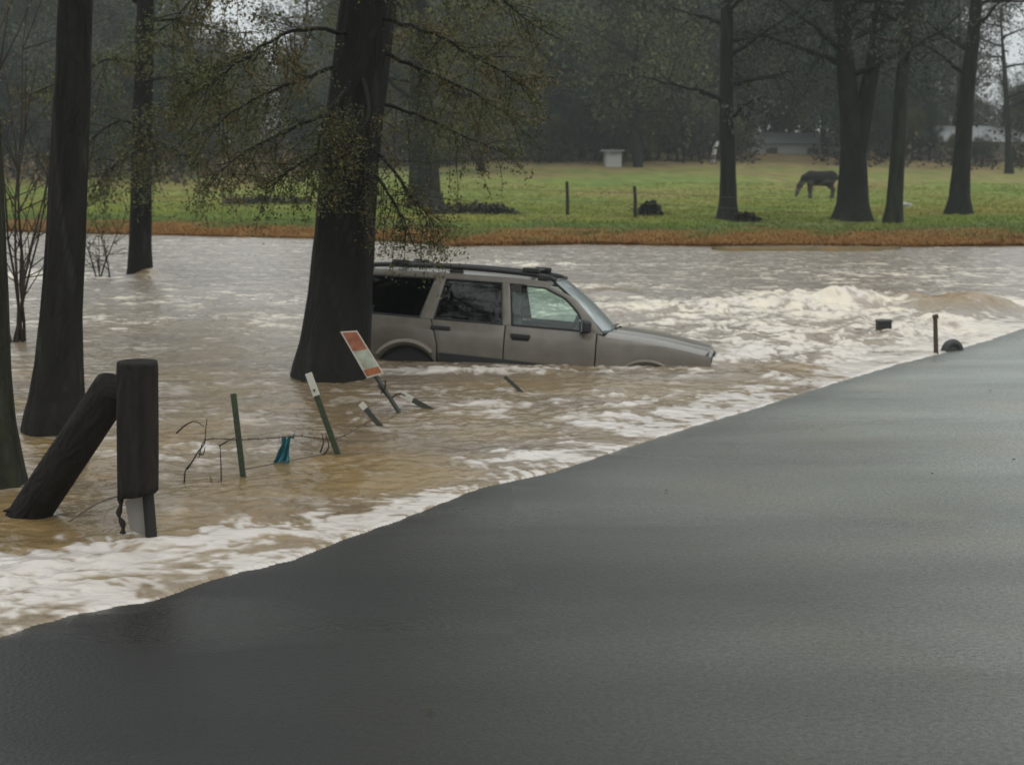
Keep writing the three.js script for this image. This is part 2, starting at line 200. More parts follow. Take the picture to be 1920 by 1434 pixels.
// ---------------------------------------------------------------- road
{
  const g = gridGeo(360, 360, (i, j) => {
    const sheenTint = (x, z) => { const k = sstep(-1.2, 6.6, x + 0.16 * (-z - 6) + 0.9 * fbm(x * 0.25, z * 0.4, 3)); const e = edgeDist(x, z), q = lerp(0.20, 5.6, k) * (1 + 0.34 * fbm(x * 0.4 + 9, z * 1.5, 4)) * lerp(0.62, 1, sstep(0.02, 0.55 + 0.4 * pn(x, z), -e)); return [q * 0.96, q * lerp(0.98, 1.02, k), q * lerp(0.82, 1.0, k)]; };  // sky sheen, brighter rightward and streaked, put into vertex colour; wet edge darker
    const u = i / 360, z = j < 300 ? 2 - 46 * (j / 300) : -44 - (j - 300) * 0.6, X = -22 + 62 * u, e = edgeDist(X, z);
    const lip = e > -0.25 ? -0.012 * (e + 0.25) / 0.25 : 0;
    return [X, e > 0 ? -0.012 - Math.min(0.5, e * 0.14) : 0.006 + Math.min(0.14, -e * 0.022) + lip + 0.006 * fbm(X * 0.5, z * 0.5, 2) * sstep(0, 0.6, -e), z, sheenTint(X, z), X, z];
  });
  const R = rng(17), col = dataTex(1024, (u, v) => { const h = pn(u * 120, v * 120, 120), b = sstep(0.1, 0.6, fbm(u * 3 + 2, v * 3, 3, 3)), q = 0.215 + 0.05 * h + 0.16 * (R() - 0.5) + (R() > 0.992 ? 0.12 : 0); return [q * (1 + 0.03 * b), q, q * (0.95 - 0.03 * b)]; }, { srgb: true });
  col.repeat.set(1 / 3.1, 1 / 3.1);
  const rough = dataTex(1024, (u, v) => { const m = fbm(u * 3 + 0.4 * pn(u * 3, v * 3, 3), v * 7, 4, 7), m2 = fbm(u * 9, v * 20, 3, 20); return clamp(lerp(0.46, 0.20, sstep(0.08, 0.42, m + 0.25 * m2)) + 0.06 * m2); }); rough.repeat.set(1 / 11, 1 / 11);
  const bump = dataTex(1024, (u, v) => { const h = pn(u * 130, v * 130, 130), q = pn(u * 60, v * 60, 60); return 0.5 + 0.25 * h + 0.12 * q + 0.25 * (R() - 0.5); }); bump.repeat.set(1 / 2.7, 1 / 2.7);
  ground('road', g, phys([1, 1, 1], 1, { vertexColors: true, map: col, roughnessMap: rough, bumpMap: bump, bumpScale: 0.007, specularIntensity: 0.6, clearcoat: 0.2, clearcoatRoughness: 0.4 }), 'wet grey asphalt road running into the flood water');
  { const r = rng(23), mb = new MB(); for (let k = 0; k < 260; k++) { const x = -6 + 18 * r(), z = -4.5 - 17 * r(), e = edgeDist(x, z); if (e > -0.15 || (e < -1.2 && r() > 0.35)) continue; const c = [[0.05, 0.035, 0.02], [0.02, 0.018, 0.015], [0.09, 0.06, 0.025]][Math.floor(r() * 3)], y = 0.012 + Math.min(0.14, -e * 0.022) + 0.008; leaf(mb, V(x, y, z), 0.025 + 0.05 * r() * r(), c, r, 0); } const P = mb.p; for (let k = 0; k < P.length; k += 12) for (let q = 3; q < 12; q += 3) P[k + q + 1] = P[k + 1] + 0.15 * Math.abs(P[k + q + 1] - P[k + 1]); ground('leaf_litter', mb.geo(), twigMat, 'scattered wet leaves and grit on the road', 'stuff', 'leaves'); }
  // ground sheet below and behind everything
  const bed = gridGeo(8, 8, (i, j) => [(i / 8 - 0.5) * 900, -0.75, (j / 8 - 0.5) * 900, null]);
  ground('ground', bed, std([0.06, 0.06, 0.035], 0.95), 'low ground under the flood and around the fields');
}

// ---------------------------------------------------------------- trees
function leaf(mb, p, s, c, r, droop = 0.3) { // one small bent leaf
  const a = r() * 6.283, t = (r() - 0.5) * 2.2 - droop, dx = Math.cos(a) * Math.cos(t), dy = Math.sin(t), dz = Math.sin(a) * Math.cos(t), w = s * 0.32, b = r() * 6.283, k = 0.7 + 0.6 * r(); const wx = -Math.sin(a) * w, wz = Math.cos(a) * w, wy = w * Math.sin(b) * 0.7; c = [c[0] * k, c[1] * k, c[2] * k];
  const q0 = mb.v(p.x, p.y, p.z, c), q1 = mb.v(p.x + dx * s * 0.5 + wx, p.y + dy * s * 0.5 + wy, p.z + dz * s * 0.5 + wz, c), q2 = mb.v(p.x + dx * s, p.y + dy * s - s * 0.1, p.z + dz * s, c), q3 = mb.v(p.x + dx * s * 0.5 - wx, p.y + dy * s * 0.5 - wy, p.z + dz * s * 0.5 - wz, c);
  mb.quad(q0, q1, q2, q3);
}
function randDir(r) { const z = r() * 2 - 1, a = r() * 6.283, q = Math.sqrt(1 - z * z); return V(q * Math.cos(a), z, q * Math.sin(a)); }
// a limb with twigs and leaves along it
function bough(wood, leaves, path, r0, o, r) {
  const n = Math.max(6, Math.ceil(path.length * 4)), pts = spline(path, n); const L = pts.reduce((s, p, i) => s + (i ? p.distanceTo(pts[i - 1]) : 0), 0);
  for (let i = 1; i < pts.length; i++) pts[i].add(randDir(r).multiplyScalar(0.02 * L * 0.4));
  tube(wood, pts, pts.map((_, i) => r0 * (1 - 0.85 * i / n)), 7, null, o.bark ?? BARK, true);
  const step = o.step ?? 0.16;
  for (let s = (o.from ?? 0.2) * L; s < L; s += step * (0.6 + 0.8 * r())) {
    const t = s / L * n, i = Math.min(n - 1, Math.floor(t)), p = pts[i].clone().lerp(pts[i + 1], t - i), along = pts[i + 1].clone().sub(pts[i]).normalize();
    const d = randDir(r).multiplyScalar(0.9).addScaledVector(along, 0.7).add(V(0, -(o.droop ?? 0.3), 0)).normalize(), tl = (o.twig ?? 0.7) * (0.5 + r()) * (1 - 0.35 * s / L);
    const q = [p]; for (let k = 1; k <= 4; k++) { d.add(randDir(r).multiplyScalar(0.28)).add(V(0, -(o.droop ?? 0.3) * 0.25, 0)).normalize(); q.push(q[k - 1].clone().addScaledVector(d, tl / 4)); }
    tube(wood, q, [0.010, 0.008, 0.006, 0.005, 0.003].map((v) => v * (o.twigR ?? 1)), 4, null, o.bark ?? BARK, false);
    const cn = o.colors[Math.floor(r() * o.colors.length)], nl = (o.leaves ?? 20) * (0.4 + 1.2 * r());
    for (let k = 0; k < nl; k++) { const u = (0.15 + 0.85 * r()) * 4, j = Math.min(3, Math.floor(u)), c = q[j].clone().lerp(q[j + 1], u - j).addScaledVector(randDir(r), (o.puff ?? 0.12) * r()); leaf(leaves, c, (o.size ?? 0.06) * (0.6 + 0.8 * r()), cn, r); }
  }
}
const OLIVE = [[0.078, 0.092, 0.024], [0.098, 0.102, 0.026], [0.066, 0.084, 0.024], [0.125, 0.100, 0.030], [0.115, 0.082, 0.028]];
const GREEN = [[0.070, 0.088, 0.034], [0.084, 0.096, 0.036], [0.058, 0.074, 0.030], [0.096, 0.100, 0.038]];
const GREY = [[0.070, 0.076, 0.056], [0.084, 0.082, 0.060], [0.062, 0.072, 0.060], [0.096, 0.084, 0.058]];
const PINE = [[0.030, 0.045, 0.028], [0.036, 0.052, 0.032], [0.026, 0.040, 0.028]];
function barkRidges(seed, deep = 0.05, flare = 0, flareH = 0.6) { return (a, l) => { const f = flare ? 1 + flare * Math.exp(-l / flareH) * (1 + 0.35 * Math.cos(a * 5 + seed) + 0.2 * Math.cos(a * 3 + seed * 2)) : 1; return f * (1 + deep * 1.6 * pn(Math.cos(a) * 3.6 + seed, Math.sin(a) * 3.6 + l * 0.35) + deep * (Math.abs(pn(a * 4.8 / 1, l * 1.1 + seed * 3, 256)) - 0.15) + 0.03 * pn(seed, l * 1.4)); }; }
// trunk through points with widths, continuing up to a given height
function trunkGeo(base, stations, seed, { top = 9, seg = 44, flare = 0.25, flareH = 0.35, tone = 1, moss = 0, step = 0.09, sink = 0.7 } = {}) {
  const pts = [], rad = []; const st = [[base.clone().add(V((stations[0][0].x - base.x) * -0.1, -sink, 0)), stations[0][1] * 1.05], ...stations];
  const last = stations.at(-1), prev = stations.at(-2), dir = last[0].clone().sub(prev[0]).normalize();
  const up = Math.max(0, top - last[0].y); if (up > 0.1) { for (let k = 1; k <= 3; k++) st.push([last[0].clone().addScaledVector(dir, up * k / 3 / Math.max(dir.y, 0.5)).add(V(0.06 * k * Math.sin(seed), 0, 0.05 * k)), last[1] * (1 - 0.22 * k)]); }
  const cv = new THREE.CatmullRomCurve3(st.map((s) => s[0]), false, 'catmullrom', 0.3), L = cv.getLength(), n = Math.ceil(L / step);
  for (let k = 0; k <= n; k++) { const u = k / n * (st.length - 1), i = Math.min(st.length - 2, Math.floor(u)); pts.push(cv.getPoint(k / n)); rad.push(lerp(st[i][1], st[i + 1][1], u - i)); }
  return tubeGeo(pts, rad, seg, (a, l) => barkRidges(seed, 0.08)(a, l) * (1 + flare * Math.exp(-Math.max(0, l - sink) / flareH) * (1 + 0.4 * Math.cos(a * 5 + seed) + 0.25 * Math.cos(a * 3 + seed * 2))), barkTone(seed, tone, moss), true, 1);
}
const trunkOf = (base, list, mpp) => list.map(([px, py, w]) => { const p = onZ(px, py, base.z); return [p, w * mpp / 2]; });
function crownOn(t, tops, seed, o) { // branches and leaves above: from points on the trunk, in all directions
  const r = rng(seed), wood = new MB(), lv = new MB();
  for (const [p, len, tilt] of tops) { const a = r() * 6.283, d = V(Math.cos(a), tilt, Math.sin(a)).normalize(), q = [p.clone()]; for (let k = 1; k <= 4; k++) { d.add(randDir(r).multiplyScalar(0.22)).normalize(); q.push(q[k - 1].clone().addScaledVector(d, len / 4)); } bough(wood, lv, q, 0.03 + len * 0.022, o, r); }
  part(t, 'branches', wood.geo(), twigMat); const c = part(t, 'crown', lv.geo(), o.mat ?? leafMat, 'stuff'); return c;
}
const evenTops = (base, lean, h0, h1, n, len, tilt = 0.35) => Array.from({ length: n }, (_, k) => { const h = lerp(h0, h1, (k + 0.5) / n); return [V(base.x + lean.x * h, base.y + h, base.z + lean.z * h), len * (1 - 0.45 * k / n), tilt]; });

// the trees standing in the water
{ // big leaning trunk in front of the car
  const b = onY(622, 706), m = -b.z / F * 1.01, st = trunkOf(b, [[622, 706, 134], [628, 650, 124], [636, 560, 116], [645, 450, 110], [655, 300, 106], [672, 150, 102], [690, 0, 100]], m);
  const t = thing('tree', 'thick dark tree trunk in the water in front of the car\'s rear end', 'tree'); part(t, 'trunk', trunkGeo(b, st, 3, { flare: 0.10, top: 9 }), barkMat);
  const r = rng(31), wood = new MB(), lv = new MB(); const o = { colors: OLIVE, step: 0.045, twig: 0.7, leaves: 74, size: 0.031, droop: 0.3, puff: 0.16, twigR: 0.5 };
  const at = (px, py, dz = 0) => onZ(px, py, b.z + dz);
  for (const path of [
    [at(640, 120), at(560, 150, 0.5), at(470, 190, 0.7), at(380, 250, 0.8)], [at(640, 200), at(560, 235, 0.3), at(470, 280, 0.4), at(400, 330, 0.2)],
    [at(650, 60, 0.2), at(540, 60, 1), at(430, 130, 1.4), at(330, 200, 1.5)], [at(640, 260), at(590, 290, 0.6), at(540, 320, 0.8), at(500, 345, 0.7)],
    [at(650, 170, 0.3), at(620, 200, 0.8), at(600, 250, 0.9), at(590, 300, 0.9)], [at(680, 150, 0.3), at(690, 220, 0.8), at(650, 280, 1), at(620, 330, 0.9)],
    [at(700, 90), at(790, 130, 0.3), at(880, 170, 0.3), at(960, 220, 0.2)], [at(690, 190), at(770, 210, -0.3), at(860, 250, -0.5), at(950, 290, -0.6)],
    [at(690, 270), at(740, 320, 0.4), at(780, 380, 0.5), at(830, 430, 0.5)], [at(690, 300), at(720, 350, 0.5), at(750, 400, 0.6), at(770, 440, 0.6)],
    [at(700, 30), at(800, 60, 0.8), at(900, 110, 1), at(1000, 170, 1)],
    [at(690, 10), at(760, -60, 0.6), at(900, -30, 1), at(1020, 60, 1.2)], [at(680, -20), at(560, -90, 0.6), at(420, -60, 1), at(300, 60, 1)]]) bough(wood, lv, path, 0.024, o, r);
  part(t, 'branches', wood.geo(), twigMat); part(t, 'hanging_leaves', lv.geo(), leafMat, 'stuff');
  crownOn(t, evenTops(V(b.x + 0.55, 0, b.z), V(0.06, 0, 0), 5, 9, 14, 3.2), 77, { ...o, step: 0.2, leaves: 24, size: 0.08, puff: 0.3, twig: 1.1, twigR: 1 });
}
{ // second trunk on the left
  const b = onY(102, 806), m = -b.z / F * 1.01, st = trunkOf(b, [[102, 806, 98], [105, 760, 94], [109, 690, 84], [113, 600, 74], [122, 450, 70], [128, 300, 66], [136, 150, 63], [141, 0, 60]], m);
  const t = thing('tree', 'straight dark trunk behind the leaning log at the left', 'tree'); part(t, 'trunk', trunkGeo(b, st, 8, { flare: 0.16, top: 8, tone: 1.1 }), barkMat);
  crownOn(t, evenTops(V(b.x + 0.18, 0, b.z), V(0.02, 0, 0), 4.6, 8, 12, 2.8), 78, { colors: OLIVE, step: 0.2, leaves: 20, size: 0.08, puff: 0.3, twig: 1 });
}
{ // cut-off trunk at the frame's left edge
  const b = onY(-8, 905), m = -b.z / F * 1.01, st = trunkOf(b, [[-8, 905, 96], [-14, 800, 80], [-20, 700, 74], [-24, 500, 68], [-34, 250, 62], [-44, 0, 58]], m);
  const t = thing('tree', 'mossy trunk cut by the left edge of the photo, nearest of the trees', 'tree'); part(t, 'trunk', trunkGeo(b, st, 15, { flare: 0.14, top: 7, moss: 0.6 }), barkMat);
  crownOn(t, evenTops(V(b.x - 0.2, 0, b.z), V(-0.03, 0, 0), 4, 7, 10, 2.4), 79, { colors: OLIVE, step: 0.2, leaves: 18, size: 0.08, puff: 0.3, twig: 0.9 });
}
{ // slimmer trunk further out in the water
  const b = onY(262, 515), m = -b.z / F * 1.01, st = trunkOf(b, [[262, 515, 44], [262, 470, 41], [264, 380, 38], [266, 250, 36], [270, 100, 33], [272, 0, 31]], m);
  const t = thing('tree', 'slim trunk standing far out in the water under olive leaves', 'tree'); part(t, 'trunk', trunkGeo(b, st, 21, { flare: 0.12, top: 10, seg: 28, step: 0.14 }), barkMat);
  const r = rng(41), wood = new MB(), lv = new MB(), at = (px, py, dz = 0) => onZ(px, py, b.z + dz), o = { colors: OLIVE, step: 0.07, twig: 1.2, leaves: 56, size: 0.06, droop: 0.25, puff: 0.28, twigR: 0.9 };
  for (const path of [[at(270, 40), at(360, 42, 1), at(450, 70, 1.4), at(560, 140, 1.5)], [at(266, 150), at(330, 150, 1), at(400, 180, 1.2), at(470, 240, 1)], [at(266, 230), at(210, 230, 0.8), at(160, 270, 1), at(110, 300, 1)], [at(266, 260), at(320, 280, 0.8), at(380, 310, 1), at(430, 350, 0.8)], [at(268, 120), at(200, 110, 0.6), at(140, 150, 0.8), at(60, 180, 1)], [at(266, 200, 0), at(270, 220, 1), at(285, 260, 1.6), at(300, 310, 1.8)], [at(266, 290), at(230, 300, 1), at(200, 320, 1.2), at(180, 350, 1.2)], [at(268, 80), at(330, 90, 1.2), at(390, 130, 1.8), at(420, 200, 2)]]) bough(wood, lv, path, 0.032, o, r);
  part(t, 'branches', wood.geo(), twigMat); part(t, 'hanging_leaves', lv.geo(), leafMat, 'stuff');
  crownOn(t, evenTops(V(b.x + 0.1, 0, b.z), V(0.01, 0, 0), 5.2, 10, 14, 3.5), 80, { ...o, step: 0.26, leaves: 22, size: 0.12, puff: 0.4, twig: 1.4 });
}
// trees on the pasture
function fieldTree(label, px, py, stations, seed, o = {}) {
  const b = onField(px, py), m = -b.z / F * 1.01, t = thing('tree', label, 'tree');
  for (const [i, s] of stations.entries()) part(t, 'trunk', trunkGeo(b, trunkOf(b, s, m), seed + i, { seg: 26, step: 0.2, flare: i ? 0 : 0.12, flareH: 0.4, top: o.top ?? 13, sink: 0.3, tone: 0.9, moss: o.moss ?? 0.2 }), barkMat);
  const top = onZ(...stations[0].at(-1).slice(0, 2), b.z), lean = V((top.x - b.x) / (top.y - b.y), 0, 0);
  crownOn(t, evenTops(b, lean, o.h0 ?? 5, o.top ?? 13, o.n ?? 16, o.len ?? 4, o.tilt ?? 0.3), seed, { colors: o.colors ?? GREEN, step: 0.26, leaves: (o.leaves ?? 26) * 1.5, size: 0.10, puff: 0.6, twig: 1.7, droop: 0.2, twigR: 2, mat: farLeafMat });
  return [b, t];
}
const [t5b] = fieldTree('stout dark trunk on the bank right behind the car roof, by a brush pile', 797, 388, [[[798, 388, 66], [796, 360, 56], [794, 300, 52], [790, 220, 46], [788, 100, 40], [784, 0, 34]]], 51, { colors: OLIVE, h0: 3.6, n: 22, len: 4.5, leaves: 30 });
fieldTree('slender upright trunk on the bank between the fence posts and the cow', 1366, 412, [[[1366, 412, 40], [1366, 380, 32], [1365, 300, 27], [1362, 180, 24], [1364, 0, 22]]], 52, { h0: 3.2, n: 20, len: 3.2, colors: GREY });
fieldTree('thick forked trunk on the bank in front of the cow', 1600, 414, [[[1600, 414, 74], [1600, 380, 58], [1600, 300, 46], [1597, 230, 40], [1586, 120, 32], [1580, 0, 28]], [[1602, 330, 34], [1612, 260, 34], [1628, 170, 30], [1645, 80, 27], [1655, 0, 25]]], 53, { h0: 4.5, n: 22, len: 4, colors: PINE });
fieldTree('narrow leaning trunk just right of the forked tree', 1675, 420, [[[1675, 420, 36], [1678, 380, 29], [1683, 300, 26], [1690, 180, 24], [1702, 60, 22], [1708, 0, 20]]], 54, { h0: 4.8, n: 14, len: 3, colors: GREY, moss: 0.7 });
fieldTree('dark trunk leaning right, farthest right of the bank trees', 1798, 402, [[[1798, 402, 52], [1800, 370, 38], [1804, 300, 32], [1813, 180, 27], [1826, 60, 23], [1832, 0, 21]]], 55, { h0: 4.6, n: 10, len: 2.8, colors: GREY, leaves: 16 });
fieldTree('thin bare tree behind the right end of the pasture', 1893, 325, [[[1893, 325, 16], [1892, 280, 12], [1890, 220, 10], [1885, 140, 8]]], 56, { h0: 4, n: 12, len: 3.5, top: 12, colors: GREY, leaves: 8 });

// distant wood: grown once, stood up many times
function grownTree(seed, h, spread, colors, dens, leafS, tall = 0.3) {
  const r = rng(seed), wood = new MB(), lv = new MB(), n = 10, pts = [], rad = [];
  for (let k = 0; k <= n; k++) { pts.push(V(0.25 * Math.sin(k * 0.8 + seed), h * k / n, 0.25 * Math.cos(k * 0.6 + seed))); rad.push(0.018 * h * (1.05 - k / n) + 0.02); }
  tube(wood, pts, rad, 8, null, BARK);
  const nb = 34; for (let k = 0; k < nb; k++) { const u = tall + (0.98 - tall) * k / nb, p = pts[Math.floor(u * n)].clone().lerp(pts[Math.min(n, Math.floor(u * n) + 1)], u * n % 1), a = k * 2.4 + r(), prof = Math.sin(Math.PI * clamp(0.12 + 0.86 * (u - tall) / (1 - tall))) ** 0.7, len = spread * prof * (0.65 + 0.6 * r()), d = V(Math.cos(a), 0.15 + 0.5 * r(), Math.sin(a)).normalize();
    const q = [p]; for (let j = 1; j <= 4; j++) { d.add(randDir(r).multiplyScalar(0.25)).normalize(); q.push(q[j - 1].clone().addScaledVector(d, len / 4)); }
    tube(wood, q, [0.07, 0.055, 0.04, 0.03, 0.015], 4, null, BARK, false);
    for (let c = 0; c < 6; c++) { const w = q[1 + Math.floor(r() * 4)].clone().addScaledVector(randDir(r), 0.5 * spread * 0.35), tone = colors[Math.floor(r() * colors.length)], kk = 0.7 + 0.6 * r(); for (let j = 0; j < dens; j++) leaf(lv, w.clone().add(randDir(r).multiplyScalar((0.25 + 0.75 * r()) * spread * 0.26)), leafS * (0.6 + 0.8 * r()), tone.map((v) => v * kk), r, 0.1); } }
  return [wood.geo(), lv.geo()];
}
const protos = [grownTree(201, 15, 5, GREEN, 80, 0.22, 0.2), grownTree(202, 18, 5.5, GREY, 66, 0.22, 0.22), grownTree(203, 17, 4.2, PINE, 90, 0.21, 0.15), grownTree(204, 14, 5, OLIVE, 75, 0.22, 0.18)];
function wood(name, label, px0, px1, rows, seed, dims = {}) { // a clump of all four, repeated along the top of the pasture
  const R = rng(seed), gs = [[], []];
  protos.forEach((pr, i) => { const a = i * 1.6, m = new THREE.Matrix4().compose(V(Math.cos(a) * 3.4, 0, Math.sin(a) * 3.4), new THREE.Quaternion().setFromAxisAngle(V(0, 1, 0), a * 2), V(1, 1, 1)); pr.forEach((g, k) => gs[k].push(g.clone().applyMatrix4(m))); });
  const geo = mergeGeometries([mergeGeometries(gs[0]), mergeGeometries(gs[1])], true), spots = [];
  for (const [d, n, s] of rows) for (let k = 0; k < n; k++) { const px = lerp(px0, px1, (k + 0.5 + (R() - 0.5) * 0.8) / n), dd = d * (1 + 0.07 * (R() - 0.5)), x = (px - 960) / F * dd; if (d < 108 && (dims.open ?? []).some(([a, b]) => px > a && px < b)) continue; let f = 1; for (const [a, b, q] of dims.low ?? []) if (px > a && px < b) f = q; spots.push([x, dd, s * f * (0.75 + 0.5 * R())]); }
  const im = new THREE.InstancedMesh(geo, [twigMat, farLeafMat], spots.length), M = new THREE.Matrix4(); im.name = numbered(name);
  spots.forEach(([x, d, s], k) => im.setMatrixAt(k, M.compose(V(x, fieldY(x, d) - 0.2, -d), new THREE.Quaternion().setFromAxisAngle(V(0, 1, 0), R() * 6.28), V(s, s * (0.85 + 0.3 * R()), s))));
  scene.add(tag(im, label, 'woods', null, 'stuff'));
}
wood('woods', 'grey-brown far woods behind the left trunks', -900, 640, [[102, 18, 0.3], [98, 9, 0.75], [118, 10, 0.9], [150, 10, 1.1]], 11, { low: [[330, 620, 0.55]] });
wood('woods', 'misty far woods above the middle of the pasture', 640, 1300, [[104, 14, 0.34], [112, 6, 0.8], [132, 7, 1], [165, 7, 1.2]], 12, { low: [[1000, 1120, 0.72], [660, 860, 0.8]] });
wood('woods', 'dark far woods behind the cow and the right-hand trunks', 1300, 2700, [[106, 22, 0.32], [112, 9, 0.8], [132, 10, 1], [165, 8, 1.1]], 13, { open: [[1415, 1535]], low: [[1740, 2800, 0.40]] });
{ // single trees that stand out from the woods
  const mk = (label, px, d, h, i, s) => { const x = (px - 960) / F * d, t = thing('tree', label, 'tree', V(x, fieldY(x, d) - 0.1, -d)); t.scale.set(s, h / 15, s); t.rotation.y = px; part(t, 'trunk', protos[i][0], twigMat); part(t, 'crown', protos[i][1], farLeafMat, 'stuff'); };
  mk('broad olive-green tree above the fence posts at the pasture edge', 1190, 96, 17, 0, 1.15);
  mk('yellowish brown tree right of the thick trunk, over the dry grass', 905, 92, 13, 3, 1.0);
  mk('tall blue-grey tree in the mist between the olive and the yellowish tree', 1010, 118, 20, 1, 1.1);
  mk('dense dark tree behind the cow at the pasture edge', 1575, 100, 18, 2, 1.3);
  mk('bushy greenish tree at the right photo edge behind the bare tree', 1960, 110, 9, 0, 0.8);
}
// brown undergrowth at the top of the pasture
{ const r = rng(61), mb = new MB(); for (let k = 0; k < 16000; k++) { const px = lerp(-500, 2300, r()), d = 86 + 62 * r(), x = (px - 960) / F * d, h = (d > 124 ? 7 : d > 104 ? 4.4 : 2) * r() ** 1.5 * (0.6 + fbm(x * 0.2, 3, 2)), c = mix3([0.060, 0.046, 0.036], [0.11, 0.072, 0.03], px < 640 ? r() : r() * 0.4); const p = V(x, fieldY(x, d) + Math.max(0, h), -d); if (px > 640 && d < 98 || px > 1425 && px < 1525 && d < 114) continue; for (let e = 0; e < 3; e++) leaf(mb, p.clone().add(randDir(r).multiplyScalar(0.4)), 0.36 * (0.5 + r()), c, r, -0.4); }
  const m = ground('undergrowth', mb.geo(), farLeafMat, 'low brown undergrowth along the foot of the far woods', 'stuff', 'undergrowth'); }

